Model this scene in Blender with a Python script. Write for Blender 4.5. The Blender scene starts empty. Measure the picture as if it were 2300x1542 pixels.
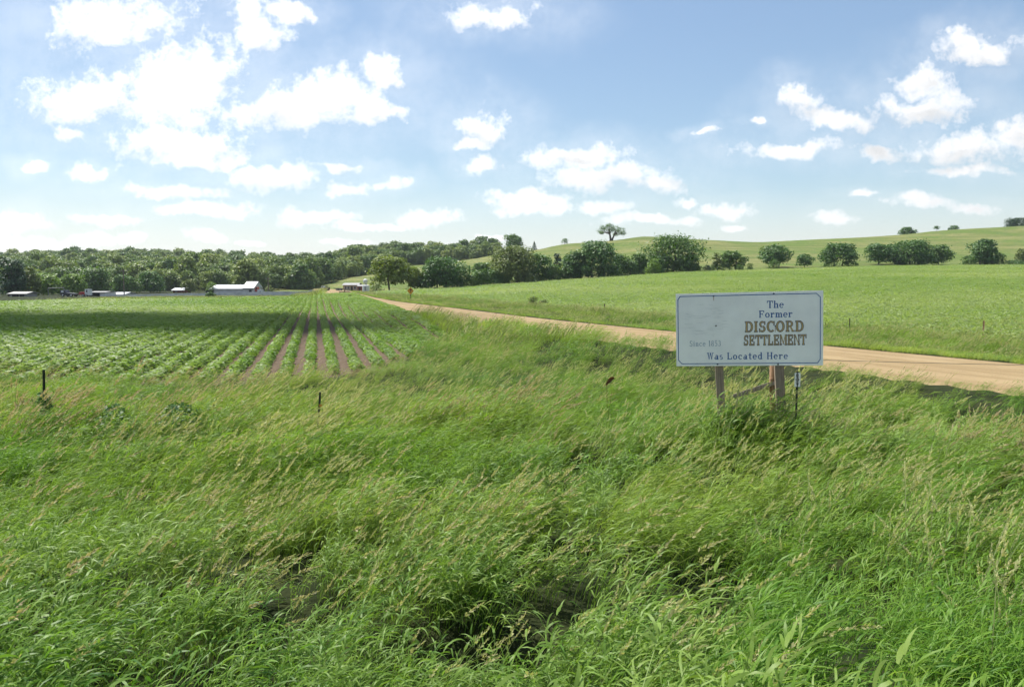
import bpy, bmesh, math, random
import numpy as np
from mathutils import Vector, Matrix

sc = bpy.context.scene
R = math.radians
rng = np.random.default_rng(7)
random.seed(7)

# ------------------------------------------------------------------ camera
F = 1789.0; CX = 1150.0; CY = 771.0; HV = 630.0; CAMZ = 2.97
TH = math.atan((CY - HV) / F)
cam = bpy.data.cameras.new('camera'); cam_o = bpy.data.objects.new('camera', cam)
sc.collection.objects.link(cam_o); sc.camera = cam_o
cam.sensor_width = 36.0; cam.lens = 36.0 * F / 2300.0
cam.clip_start = 0.05; cam.clip_end = 20000
cam_o.location = (0, 0, CAMZ)
cam_o.rotation_euler = (math.pi / 2 - TH, 0, 0)

# ------------------------------------------------------------------ sun, sky, exposure
SUN_AZ = R(-48); SUN_EL = R(57)          # azimuth from +Y, negative = to the left
S = Vector((math.sin(SUN_AZ) * math.cos(SUN_EL), math.cos(SUN_AZ) * math.cos(SUN_EL), math.sin(SUN_EL)))
sun = bpy.data.lights.new('sun', 'SUN'); sun.energy = 4.0; sun.angle = R(0.53); sun.color = (1.0, 0.955, 0.88)
sun_o = bpy.data.objects.new('sun', sun); sc.collection.objects.link(sun_o)
sun_o.rotation_euler = (-S).to_track_quat('-Z', 'Y').to_euler()
sun_o.location = (-60, 40, 120)
sc.view_settings.view_transform = 'Standard'; sc.view_settings.look = 'None'
sc.view_settings.exposure = 0.93; sc.view_settings.gamma = 1.0
sc.view_settings.use_curve_mapping = False
sc.cycles.use_denoising = True
sc.cycles.max_bounces = 6; sc.cycles.diffuse_bounces = 3; sc.cycles.glossy_bounces = 2
sc.cycles.transmission_bounces = 4; sc.cycles.transparent_max_bounces = 8
sc.cycles.sample_clamp_indirect = 6.0
sc.cycles.use_adaptive_sampling = True; sc.cycles.adaptive_threshold = 0.03; sc.cycles.adaptive_min_samples = 24

def ray(u, v):
    a = (u - CX) / F; b = (CY - v) / F
    return (a, math.cos(TH) + b * math.sin(TH), -math.sin(TH) + b * math.cos(TH))
def V(u, v, Y):
    r = ray(u, v); k = Y / r[1]
    return Vector((r[0] * k, Y, CAMZ + r[2] * k))

class NT:
    """small helper round a node tree"""
    def __init__(s, t): s.t = t; s.n = t.nodes; s.l = t.links
    def new(s, typ, **kw):
        n = s.n.new(typ)
        for k, v in kw.items(): setattr(n, k, v)
        return n
    def link(s, a, b): s.l.new(a, b)
    def put(s, sock, v):
        if hasattr(v, 'is_output'): s.l.new(v, sock)
        elif v is not None: sock.default_value = v
    def math(s, op, a, b=None, c=None, clamp=False):
        n = s.n.new('ShaderNodeMath'); n.operation = op; n.use_clamp = clamp
        for i, x in enumerate((a, b, c)): 
            if x is not None: s.put(n.inputs[i], x)
        return n.outputs[0]
    def vmath(s, op, a, b=None, c=None):
        n = s.n.new('ShaderNodeVectorMath'); n.operation = op
        for i, x in enumerate((a, b, c)):
            if x is not None: s.put(n.inputs[i], x)
        return n.outputs['Value'] if op in ('LENGTH', 'DOT_PRODUCT', 'DISTANCE') else n.outputs['Vector']
    def noise(s, vec, scale, detail=3, rough=0.55, color=False):
        n = s.n.new('ShaderNodeTexNoise'); n.inputs['Scale'].default_value = scale
        n.inputs['Detail'].default_value = detail; n.inputs['Roughness'].default_value = rough
        if vec is not None: s.l.new(vec, n.inputs['Vector'])
        return n.outputs['Color' if color else 'Fac']
    def mix(s, f, a, b, blend='MIX'):
        n = s.n.new('ShaderNodeMix'); n.data_type = 'RGBA'; n.blend_type = blend
        s.put(n.inputs[0], f)
        for k, x in ((6, a), (7, b)):
            if isinstance(x, (tuple, list)): x = (*x[:3], 1.0)
            s.put(n.inputs[k], x)
        return n.outputs[2]
    def rng(s, x, a, b, c=0.0, d=1.0, smooth=True):
        n = s.n.new('ShaderNodeMapRange'); n.interpolation_type = 'SMOOTHSTEP' if smooth else 'LINEAR'
        s.put(n.inputs[0], x)
        for i, q in enumerate((a, b, c, d)): s.put(n.inputs[i + 1], q)
        return n.outputs[0]

# world: physical sky with a cumulus field, all of it laid out by direction
CLOUDS = [(265,40,150,58),(575,60,58,44),(640,8,55,24),(1105,16,95,36),(220,212,160,52),(370,225,110,62),(430,150,125,62),
 (640,250,150,50),(720,215,130,58),(830,245,75,30),(865,155,60,38),(400,318,150,36),(450,352,145,22),(170,295,34,20),(60,368,45,17),
 (205,386,62,15),(610,402,105,28),(400,424,140,14),(775,383,52,10),(780,428,50,17),(875,415,50,13),(465,465,112,17),
 (250,490,80,11),(700,485,95,17),(800,508,60,9),(960,492,65,16),(1075,285,62,34),(1045,325,46,14),(1080,375,38,24),
 (1290,352,105,26),(1360,402,130,32),(1470,412,65,18),(1185,452,95,19),(1190,470,85,14),(1360,467,55,13),(1470,495,100,12),
 (1620,472,68,15),(1545,455,35,12),(1795,238,52,30),(1880,275,95,25),(2075,228,110,34),(2065,165,60,30),(2210,110,90,28),
 (1790,342,130,20),(1970,345,62,20),(2160,335,140,38),(2295,300,60,42),(2160,385,110,13),(2060,457,76,14),(2200,470,55,13),
 (1875,488,46,11),(1940,440,35,8),(1595,297,34,10),(1690,275,20,9),(45,500,70,26),(60,545,75,17),(210,530,50,13),
 (300,530,36,11),(465,530,46,13),(880,505,30,8),(1640,502,30,7),(150,560,120,8),(560,535,40,7),(780,545,60,7),(1100,530,30,7),(960,548,60,7)]
w = bpy.data.worlds.new('World'); sc.world = w; w.use_nodes = True
t = NT(w.node_tree); t.n.clear()
sky = t.new('ShaderNodeTexSky', sky_type='NISHITA')
sky.sun_disc = False; sky.sun_elevation = SUN_EL; sky.sun_rotation = SUN_AZ
sky.air_density = 1.0; sky.dust_density = 0.5; sky.ozone_density = 1.0; sky.altitude = 400
co = t.new('ShaderNodeTexCoord').outputs['Generated']
sep = t.new('ShaderNodeSeparateXYZ'); t.link(co, sep.inputs[0])
yy = t.math('MAXIMUM', sep.outputs[1], 0.05)
U = t.math('DIVIDE', sep.outputs[0], yy); Wv = t.math('DIVIDE', sep.outputs[2], yy)
cmb = t.new('ShaderNodeCombineXYZ'); t.link(U, cmb.inputs[0]); t.link(Wv, cmb.inputs[1])
p = cmb.outputs[0]
# layers look flatter towards the horizon: squeeze the noise with elevation
zz = t.math('MAXIMUM', sep.outputs[2], 0.0)
sq = t.math('DIVIDE', 1.0, t.math('ADD', zz, 0.10))
pn = t.new('ShaderNodeCombineXYZ')
t.link(t.math('MULTIPLY', U, t.math('MULTIPLY', sq, 0.25)), pn.inputs[0]); t.link(t.math('MULTIPLY', Wv, t.math('MULTIPLY', sq, 0.6)), pn.inputs[1])
n1 = t.noise(p, 9.0, 5, 0.62, color=True)
wv = t.vmath('SUBTRACT', n1, (0.5, 0.5, 0.5))
wsc = t.rng(Wv, 0.02, 0.30, 0.05, 0.13, smooth=False)
wcm = t.new('ShaderNodeCombineXYZ'); t.link(wsc, wcm.inputs[0]); t.link(t.math('MULTIPLY', wsc, 0.75), wcm.inputs[1])
pw = t.vmath('ADD', p, t.vmath('MULTIPLY', wv, wcm.outputs[0]))
acc = None; accb = None
for (u, v, a, b) in CLOUDS:
    r = ray(u, v); c = (r[0] / r[1], r[2] / r[1])
    ia, ib = F / (a * 1.12), F / (b * 1.15)
    q = t.vmath('MULTIPLY_ADD', pw, (ia, ib, 0), (-c[0] * ia, -c[1] * ib, 0))
    l = t.vmath('LENGTH', q)
    acc = l if acc is None else t.math('SMOOTH_MIN', acc, l, 0.28)
    if b >= 26:                                       # the larger clouds get a shaded underside
        lb = t.vmath('LENGTH', t.vmath('ADD', q, (0.0, -0.5, 0.0)))
        accb = lb if accb is None else t.math('MINIMUM', accb, lb)
fine = t.noise(p, 42.0, 6, 0.68)
wisp = t.noise(p, 14.0, 5, 0.7)
edge = t.math('ADD', acc, t.math('MULTIPLY', t.math('SUBTRACT', fine, 0.5), 1.9))
edge = t.math('ADD', edge, t.math('MULTIPLY', t.math('SUBTRACT', wisp, 0.5), 1.6))
veil = t.math('MULTIPLY', t.rng(acc, 3.2, 0.7), t.math('MULTIPLY', t.rng(wisp, 0.3, 0.7, 0.08, 0.26), t.rng(Wv, 0.04, 0.16, 0.15, 1.0)))       # thin vapour between neighbouring clouds
a_in = t.math('MAXIMUM', t.rng(edge, 1.24, 0.22), veil)
# the rest of the sky: same kind of small cumulus on a flat layer
pl = t.new('ShaderNodeCombineXYZ'); zc = t.math('MAXIMUM', sep.outputs[2], 0.06)
t.link(t.math('DIVIDE', sep.outputs[0], zc), pl.inputs[0]); t.link(t.math('DIVIDE', sep.outputs[1], zc), pl.inputs[1])
gen = t.noise(pl.outputs[0], 1.1, 6, 0.58)
a_out = t.rng(gen, 0.50, 0.61)
out = t.math('MAXIMUM', t.rng(t.math('ABSOLUTE', U), 0.68, 0.85), t.rng(Wv, 0.40, 0.52))
out = t.math('MAXIMUM', out, t.rng(sep.outputs[1], 0.35, 0.15))
out = t.math('MULTIPLY', out, t.rng(sep.outputs[2], 0.0, 0.05))
alpha = t.math('ADD', t.math('MULTIPLY', a_in, t.math('SUBTRACT', 1.0, out)), t.math('MULTIPLY', a_out, out))
# brighter clouds towards the sun, soft grey structure inside
dsun = t.vmath('DOT_PRODUCT', co, tuple(S))
lum = t.rng(dsun, -0.1, 0.72, 5.4, 9.0, smooth=False)
body = t.noise(pw, 16.0, 4, 0.6)
grey = t.math('MULTIPLY', t.rng(body, 0.42, 0.68, 0.0, 0.14), t.rng(edge, 0.9, 0.3))
base_sh = t.math('MULTIPLY', t.rng(t.math('SUBTRACT', accb, acc), 0.05, 0.55), t.rng(accb, 2.0, 1.3, 0.0, 0.15))
lum = t.math('MULTIPLY', lum, t.math('SUBTRACT', t.math('SUBTRACT', 1.0, grey), base_sh))
ccol = t.vmath('SCALE', (0.985, 0.99, 1.0)); 
t.put(ccol.node.inputs['Scale'], lum)
hs = t.new('ShaderNodeHueSaturation'); hs.inputs['Saturation'].default_value = 0.92; hs.inputs['Value'].default_value = 1.0
t.link(t.rng(sep.outputs[2], 0.0, 0.13, 0.25, 0.95), hs.inputs['Saturation'])      # milky air by the horizon, all round
t.link(t.mix(1.0, sky.outputs[0], (0.985, 1.02, 1.0), 'MULTIPLY'), hs.inputs['Color'])
sv = t.new('ShaderNodeSeparateColor', mode='HSV'); t.link(hs.outputs[0], sv.inputs[0])
soft = t.math('DIVIDE', 1.46, t.math('MULTIPLY_ADD', sv.outputs[2], 0.130, 1.0))      # gentle shoulder: the sky keeps its colour by the horizon
skysoft = t.vmath('SCALE', hs.outputs[0]); t.put(skysoft.node.inputs['Scale'], soft)
skyc = t.mix(t.math('MULTIPLY', alpha, 0.96), skysoft, ccol)
bg = t.new('ShaderNodeBackground'); bg.inputs['Strength'].default_value = 0.087
t.link(skyc, bg.inputs['Color'])
w.cycles.sampling_method = 'NONE'
wo = t.new('ShaderNodeOutputWorld'); t.link(bg.outputs[0], wo.inputs[0])

# ------------------------------------------------------------------ object helpers
def tag(o, label=None, cat=None, group=None, kind=None):
    if label: o['label'] = label
    if cat: o['category'] = cat
    if group: o['group'] = group
    if kind: o['kind'] = kind
    return o
def link(o, parent=None):
    sc.collection.objects.link(o)
    if parent is not None: o.parent = parent
    return o
def empty(name, loc, label, cat, group=None, rz=0.0):
    o = bpy.data.objects.new(name, None); o.empty_display_size = 0.2
    o.location = loc; o.rotation_euler = (0, 0, rz); sc.collection.objects.link(o)
    return tag(o, label, cat, group)
def np_mesh(name, verts, faces, attrs=None, smooth=False):
    me = bpy.data.meshes.new(name)
    verts = np.asarray(verts, np.float32); faces = np.asarray(faces, np.int32)
    me.vertices.add(len(verts)); me.vertices.foreach_set('co', verts.ravel())
    k = faces.shape[1]
    me.loops.add(faces.size); me.loops.foreach_set('vertex_index', faces.ravel())
    me.polygons.add(len(faces)); me.polygons.foreach_set('loop_start', np.arange(len(faces), dtype=np.int32) * k)
    try: me.polygons.foreach_set('loop_total', np.full(len(faces), k, np.int32))
    except Exception: pass
    for an, av in (attrs or {}).items():
        at = me.attributes.new(an, 'FLOAT', 'POINT'); at.data.foreach_set('value', np.asarray(av, np.float32))
    me.update(calc_edges=True); me.validate()
    if smooth: me.polygons.foreach_set('use_smooth', np.ones(len(faces), bool))
    return me
class MB:
    """collects boxes, tubes and polygons of one part"""
    def __init__(s): s.v = []; s.f = []
    def add(s, vs, fs):
        n = len(s.v); s.v += [tuple(x) for x in vs]; s.f += [tuple(i + n for i in q) for q in fs]; return s
    def box(s, x0, x1, y0, y1, z0, z1):
        return s.add([(x0,y0,z0),(x1,y0,z0),(x1,y1,z0),(x0,y1,z0),(x0,y0,z1),(x1,y0,z1),(x1,y1,z1),(x0,y1,z1)],
                     [(3,2,1,0),(4,5,6,7),(0,1,5,4),(1,2,6,5),(2,3,7,6),(3,0,4,7)])
    def tube(s, pts, rad, n=8, cap=True):
        pts = [Vector(p) for p in pts]; rad = rad if isinstance(rad, (list, tuple)) else [rad] * len(pts)
        vs = []; fs = []
        for i, p in enumerate(pts):
            d = (pts[min(i + 1, len(pts) - 1)] - pts[max(i - 1, 0)]).normalized()
            x = d.orthogonal().normalized() if i == 0 else (x - d * x.dot(d)).normalized()
            y = d.cross(x)
            for k in range(n):
                a = 2 * math.pi * k / n; vs.append(p + (x * math.cos(a) + y * math.sin(a)) * rad[i])
            if i: fs += [((i-1)*n+k, (i-1)*n+(k+1) % n, i*n+(k+1) % n, i*n+k) for k in range(n)]
        if cap: fs += [tuple(range(n))[::-1], tuple((len(pts)-1)*n+k for k in range(n))]
        return s.add(vs, fs)
    def beam(s, a, b, w, h, up=(0,0,1)):
        a = Vector(a); b = Vector(b); d = (b - a).normalized(); x = d.cross(Vector(up)).normalized(); y = x.cross(d)
        c = [(-w/2,-h/2),(w/2,-h/2),(w/2,h/2),(-w/2,h/2)]
        vs = [a + x*i + y*j for i, j in c] + [b + x*i + y*j for i, j in c]
        return s.add(vs, [(3,2,1,0),(4,5,6,7),(0,1,5,4),(1,2,6,5),(2,3,7,6),(3,0,4,7)])
    def build(s, name, mat, parent=None, bevel=0.0, smooth=False):
        me = bpy.data.meshes.new(name); me.from_pydata(s.v, [], s.f); me.update()
        bm = bmesh.new(); bm.from_mesh(me); bmesh.ops.recalc_face_normals(bm, faces=bm.faces)
        if bevel: bmesh.ops.bevel(bm, geom=bm.edges[:], offset=bevel, segments=2, affect='EDGES')
        bm.to_mesh(me); bm.free()
        if smooth: me.polygons.foreach_set('use_smooth', np.ones(len(me.polygons), bool))
        me.materials.append(mat)
        o = bpy.data.objects.new(name, me)
        return link(o, parent)

# ------------------------------------------------------------------ materials
def mat_new(name):
    m = bpy.data.materials.new(name); m.use_nodes = True
    t = NT(m.node_tree); b = t.n['Principled BSDF']; return m, t, b
def simple(name, col, rough=0.6, metal=0.0, var=0.12, scale=6.0, bump=0.0):
    m, t, b = mat_new(name)
    tc = t.new('ShaderNodeTexCoord').outputs['Object']
    n = t.noise(tc, scale, 4, 0.6)
    f = t.rng(n, 0.3, 0.7, 1 - var, 1 + var)
    c = t.mix(1.0, col, (1, 1, 1), 'MULTIPLY'); cn = c.node
    g = t.new('ShaderNodeCombineColor'); [t.link(f, g.inputs[i]) for i in range(3)]; t.link(g.outputs[0], cn.inputs[7])
    t.link(c, b.inputs['Base Color']); b.inputs['Roughness'].default_value = rough; b.inputs['Metallic'].default_value = metal
    if bump:
        bp = t.new('ShaderNodeBump'); bp.inputs['Strength'].default_value = bump; bp.inputs['Distance'].default_value = 0.02
        t.link(n, bp.inputs['Height']); t.link(bp.outputs[0], b.inputs['Normal'])
    return m
def leaf_mat(name, ca, cb, ct=None, ch=None, trans=0.35, rough=0.42, spec=0.45, tgain=1.5):
    """ca..cb by leaf ('rnd'), towards ct by clump ('tint'), ch where 'head' is 1"""
    m, t, b = mat_new(name)
    at = t.new('ShaderNodeAttribute', attribute_name='rnd').outputs['Fac']
    c = t.mix(at, ca, cb)
    if ct:
        ti = t.new('ShaderNodeAttribute', attribute_name='tint', attribute_type='INSTANCER').outputs['Fac']
        c = t.mix(ti, c, ct)
    if ch:
        hd = t.new('ShaderNodeAttribute', attribute_name='head').outputs['Fac']
        ti2 = t.new('ShaderNodeAttribute', attribute_name='tint', attribute_type='INSTANCER').outputs['Fac']
        c = t.mix(hd, c, t.mix(ti2, ch[0], ch[1]))
    t.link(c, b.inputs['Base Color']); b.inputs['Roughness'].default_value = rough
    b.inputs['Specular IOR Level'].default_value = spec
    tr = t.new('ShaderNodeBsdfTranslucent')
    g = t.mix(1.0, c, (tgain * 0.95, tgain, tgain * 0.5), 'MULTIPLY'); t.link(g, tr.inputs[0])
    mx = t.new('ShaderNodeMixShader'); mx.inputs[0].default_value = trans
    t.link(b.outputs[0], mx.inputs[1]); t.link(tr.outputs[0], mx.inputs[2])
    t.link(mx.outputs[0], t.n['Material Output'].inputs[0])
    return m

# ------------------------------------------------------------------ terrain
# hollows where the tall grass opens (image spots turned into places on the ground)
HOLES = []
for (u, v, rr) in ((560,1345,0.34),(650,1315,0.30),(905,1400,0.40),(1010,1440,0.40),(1085,1425,0.36),(1190,1385,0.30),(1520,1320,0.52),(1540,1250,0.42),(1630,1015,0.62),(1400,1000,0.70),(1690,1020,0.41),(925,1475,0.27),(1530,1390,0.27)):
    rr_ = ray(u, v); zt = 0.55; k = (CAMZ - zt) / -rr_[2]; HOLES.append((rr_[0] * k, rr_[1] * k, rr))
def sstep(x, a, b):
    k = np.clip((x - a) / (b - a), 0, 1); return k * k * (3 - 2 * k)
def zk(Y, v): return CAMZ - (v - HV) / F * Y
_near = np.array([(-60,1.2),(-1,1.2),(0.6,1.15),(2.2,0.75),(4,0.42),(7,0.2),(10,0.05),(13,-0.03),(17,-0.08),(21,-0.04),(24,0)])
crest_u = np.array([960,1000,1050,1100,1150,1200,1265,1350,1400,1430,1452,1475,1500,1560,1700,1780,1900,2000,2100,2200,2290,2500,2900])
crest_v = np.array([606,598,586,576,566,563,548,542,537,531,529.5,532,535,537,542.5,540,534,528,520.5,512,505,492,485])
bnd_u = np.array([850,1000,1180,1400,1560,1700,1840,2000,2290,2900])
bnd_v = np.array([657,650,637,622,612,608.5,603.5,599,597,594])
bnd_Y = np.array([215,228,240,252,260,266,272,280,300,330])
def fence_Y(u): return np.interp(u, [850,1268,1358,1908,2208,2900], [130,84,71,43,37,28])
us = np.arange(-700, 3001, 20.0); Ys = np.concatenate([np.arange(0, 120, 4), np.arange(120, 800, 8), np.arange(800, 4001, 200)]).astype(float)
T = np.zeros((len(us), len(Ys)))
for i, u in enumerate(us):
    if u < 760:
        k = [(0,0),(24,0),(float(np.interp(u,[10,740],[112,148])),0),(200,-1.15),(300,-1.6),(335,-1.3),(480,6.5),(700,zk(700,598 - 8 * math.sin(u / 160.0))),(1200,zk(1200,598)),(4000,14)]
    elif u < 960:
        vb = np.interp(u, [760,850,960], [662,657,651])
        k = [(0,0),(24,0),(110,0.1),(215,zk(215,vb)),(260,zk(260,vb - 6)),(330,zk(330,np.interp(u,[760,960],[640,622]))),
             (430,zk(430,np.interp(u,[760,960],[625,608]))),(700,zk(700,np.interp(u,[760,850,960],[588,580,575]))),(1200,zk(1200,586)),(4000,14)]
    else:
        Yb = np.interp(u, bnd_u, bnd_Y); vb = np.interp(u, bnd_u, bnd_v); vc = np.interp(u, crest_u, crest_v)
        Yf = fence_Y(u); Yc = np.interp(u, [960,1100,1450,2290,2900], [430,440,455,500,520])
        zb = zk(Yb, vb); zc = zk(Yc, vc)
        k = [(0,0),(24,0),(Yf,0.15),(Yf + 0.35 * (Yb - Yf), 0.15 + 0.33 * (zb - 0.15)),(Yb,zb),(Yb + 14, zb + 0.9),
             (Yb + 0.30 * (Yc - Yb), zb + 0.20 * (zc - zb)),(Yb + 0.65 * (Yc - Yb), zb + 0.58 * (zc - zb)),(Yb + 0.9 * (Yc - Yb), zb + 0.92 * (zc - zb)),(Yc,zc)]
        if u < 1130: k += [(700, zk(700, 577)), (1200, zk(1200, 585)), (4000, 14)]
        else: k += [(Yc + 60, zc - 2), (Yc + 300, zc - 14), (4000, 5)]
    k = np.array(k); T[i] = np.interp(Ys, k[:, 0], k[:, 1])
for _ in range(1):
    T[1:-1] = (T[:-2] + 2 * T[1:-1] + T[2:]) / 4
    T[:, 1:-1] = (T[:, :-2] + 4 * T[:, 1:-1] + T[:, 2:]) / 6
_rd = np.array([(27.5,-0.5),(21.5,12),(15.6,24.4),(8.14,39.9),(2.86,51.2),(-6.0,76.4),(-13.4,95.9),(-22.5,128),(-32.7,167),(-40,200),(-52,250),(-70,310)])
def _smooth(poly, n=160):
    d = np.concatenate([[0], np.cumsum(np.hypot(*np.diff(poly, axis=0).T))]); s = np.linspace(0, d[-1], n)
    q = np.stack([np.interp(s, d, poly[:, 0]), np.interp(s, d, poly[:, 1])], 1)
    for _ in range(12): q[1:-1] = (q[:-2] + 2 * q[1:-1] + q[2:]) / 4
    return q
FAR_EDGE = _smooth(_rd)
_tg = np.gradient(FAR_EDGE, axis=0); _tg /= np.hypot(_tg[:, 0], _tg[:, 1])[:, None]
_nm = np.stack([_tg[:, 1], -_tg[:, 0]], 1)            # to the right of travel (away from the camera side)
RW = 7.0
ROAD = FAR_EDGE - _nm * RW / 2
def road_dist(x, y):
    """signed distance to the road's centre line, + on its far (right) side"""
    sh = np.shape(x); x = np.ravel(x); y = np.ravel(y); out = np.empty(x.shape); 
    for a in range(0, len(x), 20000):
        dx = x[a:a+20000, None] - ROAD[None, :, 0]; dy = y[a:a+20000, None] - ROAD[None, :, 1]
        i = np.argmin(dx * dx + dy * dy, 1); r = np.arange(len(i))
        dd = dx[r, i] * _nm[i, 0] + dy[r, i] * _nm[i, 1]
        full = np.sqrt(dx[r, i] ** 2 + dy[r, i] ** 2)
        out[a:a+20000] = np.where(full > np.abs(dd) + 3, np.sign(dd) * full, dd)
    return out.reshape(sh)
def bil(x, y):
    yc = np.maximum(y, 24.0)
    u = np.clip(CX + F * x / yc, us[0], us[-1]); Y = np.clip(y, 0, Ys[-1])
    fi = (u - us[0]) / 20.0; i = np.clip(fi.astype(int), 0, len(us) - 2); fi = fi - i
    j = np.clip(np.searchsorted(Ys, Y, 'right') - 1, 0, len(Ys) - 2); fj = (Y - Ys[j]) / (Ys[j + 1] - Ys[j])
    return (T[i, j] * (1 - fi) * (1 - fj) + T[i + 1, j] * fi * (1 - fj) + T[i, j + 1] * (1 - fi) * fj + T[i + 1, j + 1] * fi * fj)
def vnoise(x, y, s, seed=0):
    """cheap smooth noise, about -1..1"""
    r = np.random.default_rng(seed); o = 0
    for k in range(5):
        a = r.uniform(0, 6.28); f = s * r.uniform(0.6, 1.7); ph = r.uniform(0, 6.28)
        o = o + np.sin((x * math.cos(a) + y * math.sin(a)) * f + ph + 1.3 * np.sin((x * math.sin(a) - y * math.cos(a)) * f * 0.7 + ph * 2))
    return o / 3.0
def road_z(y): return np.interp(y, [0, 60, 120, 167, 250, 310], [0.45, 0.45, 0.42, 0.5, -0.1, -0.3])
def height(x, y):
    x = np.asarray(x, float); y = np.asarray(y, float)
    z = bil(x, y) + np.interp(y, _near[:, 0], _near[:, 1]) * sstep(np.abs(x), 400, 40)
    d = road_dist(x, y); ad = np.abs(d)
    k = sstep(ad, RW / 2 + 3.2, RW / 2 + 0.2) * sstep(y, 320, 250)
    z = z * (1 - k) + road_z(y) * k
    ditch = np.exp(-((d - 7.6) / 1.8) ** 2) * 0.35 + np.exp(-((d + 7.4) / 1.8) ** 2) * 0.22
    z = z - ditch * sstep(y, 160, 110)
    rough = vnoise(x, y, 1.1, 3) * 0.05 + vnoise(x, y, 0.35, 4) * 0.06
    z = z + rough * sstep(ad, RW / 2, RW / 2 + 2) * sstep(y, 40, 20)
    for hx, hy, hr in HOLES: z = z - 0.34 * np.exp(-(((x - hx) / (hr * 1.4)) ** 2 + ((y - hy) / hr) ** 2))
    hills = sstep(y, 270, 330) * (vnoise(x, y, 0.05, 9) * 0.5)
    return z + hills
def H(x, y): return float(height(np.array([x]), np.array([y]))[0])

# crop field outlines
RDIR = np.array([-0.2385, 0.9711]); RQ = np.array([0.9711, 0.2385])
def corn_near(x): return np.interp(x, [-60,-15,-9,-6.5,-4.65,-2.8,0,3], [24.4,23.8,22.6,23.2,26,38,60,80])
def corn_far(x): return np.interp(x, [-260,-69,-33,-28], [55,110,145,150])
def in_corn(x, y):
    q = x * RQ[0] + y * RQ[1]
    return (y > corn_near(x)) & (y < corn_far(x)) & (q < 6.95) & (x > -210)
def bnd_Yx(x, y):
    u = CX + F * x / np.maximum(y, 10); return np.interp(u, bnd_u, bnd_Y)
def in_beans(x, y):
    d = road_dist(x, y)
    return (d > RW / 2 + 11.5 - 6.0 * sstep(y, 110, 190)) & (y < bnd_Yx(x, y) - 1) & (x < 330) & (y > -25)

def axis(lo, hi, c0, c1, st):
    a = list(np.arange(c0, c1 + 1e-6, st)); s = st
    while a[-1] < hi: s = min(s * 1.045, 60); a.append(a[-1] + s)
    s = st
    while a[0] > lo: s = min(s * 1.045, 60); a.insert(0, a[0] - s)
    return np.array(a)
gx = axis(-2600, 2600, -16, 18, 0.45); gy = axis(-120, 4500, -2, 42, 0.45)
GX, GY = np.meshgrid(gx, gy)
GZ = height(GX.ravel(), GY.ravel()).reshape(GX.shape)
rdv = road_dist(GX.ravel(), GY.ravel()).reshape(GX.shape)
sink = 0.14 * (np.abs(rdv) < RW / 2 - 0.35) * (GY < 318) 
corn_in = in_corn(GX, GY)
GZ = GZ - sink
nx, ny = len(gx), len(gy)
vid = np.arange(nx * ny).reshape(ny, nx)
fc = np.stack([vid[:-1, :-1].ravel(), vid[:-1, 1:].ravel(), vid[1:, 1:].ravel(), vid[1:, :-1].ravel()], 1)
u_g = CX + F * GX / np.maximum(GY, 10)
hillm = sstep(GY - np.where(u_g > 840, np.interp(u_g, bnd_u, bnd_Y), np.interp(u_g, [600, 840], [330, 230])), -2, 10)
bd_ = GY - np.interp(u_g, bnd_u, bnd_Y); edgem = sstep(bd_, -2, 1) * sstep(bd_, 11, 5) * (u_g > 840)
m_soil = corn_in.astype(float)
m_bean = in_beans(GX.ravel(), GY.ravel()).reshape(GX.shape).astype(float)
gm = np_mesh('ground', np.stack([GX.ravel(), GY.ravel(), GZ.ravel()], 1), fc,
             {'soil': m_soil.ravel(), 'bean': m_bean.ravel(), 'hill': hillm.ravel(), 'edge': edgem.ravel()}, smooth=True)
m, t, b = mat_new('ground_turf')
geo = t.new('ShaderNodeNewGeometry').outputs['Position']
A = lambda n: t.new('ShaderNodeAttribute', attribute_name=n).outputs['Fac']
sxyz = t.new('ShaderNodeSeparateXYZ'); t.link(geo, sxyz.inputs[0])
turf = t.mix(t.rng(t.noise(geo, 2.2, 5), 0.35, 0.65), (0.016, 0.024, 0.008), (0.034, 0.042, 0.014))
flat = t.new('ShaderNodeMapping'); t.link(geo, flat.inputs[0]); flat.inputs['Scale'].default_value = (0.012, 0.012, 0.55)
terr = t.noise(flat.outputs[0], 1.6, 4, 0.6)
hg = t.mix(t.rng(terr, 0.38, 0.62), (0.105, 0.138, 0.036), (0.200, 0.200, 0.075))
hg = t.mix(t.rng(t.noise(geo, 0.035, 5, 0.6), 0.42, 0.66), hg, (0.105, 0.155, 0.034))
hg = t.mix(t.math('MULTIPLY', t.rng(t.noise(geo, 0.55, 5, 0.75), 0.46, 0.68), 0.65), hg, (0.075, 0.115, 0.026))
hg = t.mix(t.math('MULTIPLY', t.rng(t.noise(geo, 0.12, 4, 0.7), 0.55, 0.7), 0.5), hg, (0.235, 0.215, 0.10))
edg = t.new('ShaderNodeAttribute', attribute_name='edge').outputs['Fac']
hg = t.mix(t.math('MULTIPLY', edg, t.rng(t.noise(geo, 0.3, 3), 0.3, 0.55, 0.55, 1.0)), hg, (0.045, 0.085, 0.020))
beanc = t.mix(t.rng(t.noise(geo, 3.0, 4, 0.7), 0.35, 0.65), (0.05, 0.085, 0.018), (0.10, 0.16, 0.035))
soilc = t.mix(t.rng(t.noise(geo, 5.0, 5, 0.7), 0.3, 0.7), (0.080, 0.058, 0.040), (0.160, 0.118, 0.082))
gc = t.mix(A('hill'), turf, hg); gc = t.mix(A('bean'), gc, beanc); gc = t.mix(A('soil'), gc, soilc)
t.link(gc, b.inputs['Base Color']); b.inputs['Roughness'].default_value = 0.95; b.inputs['Specular IOR Level'].default_value = 0.1
bp = t.new('ShaderNodeBump'); bp.inputs['Strength'].default_value = 0.7; bp.inputs['Distance'].default_value = 0.25
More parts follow.
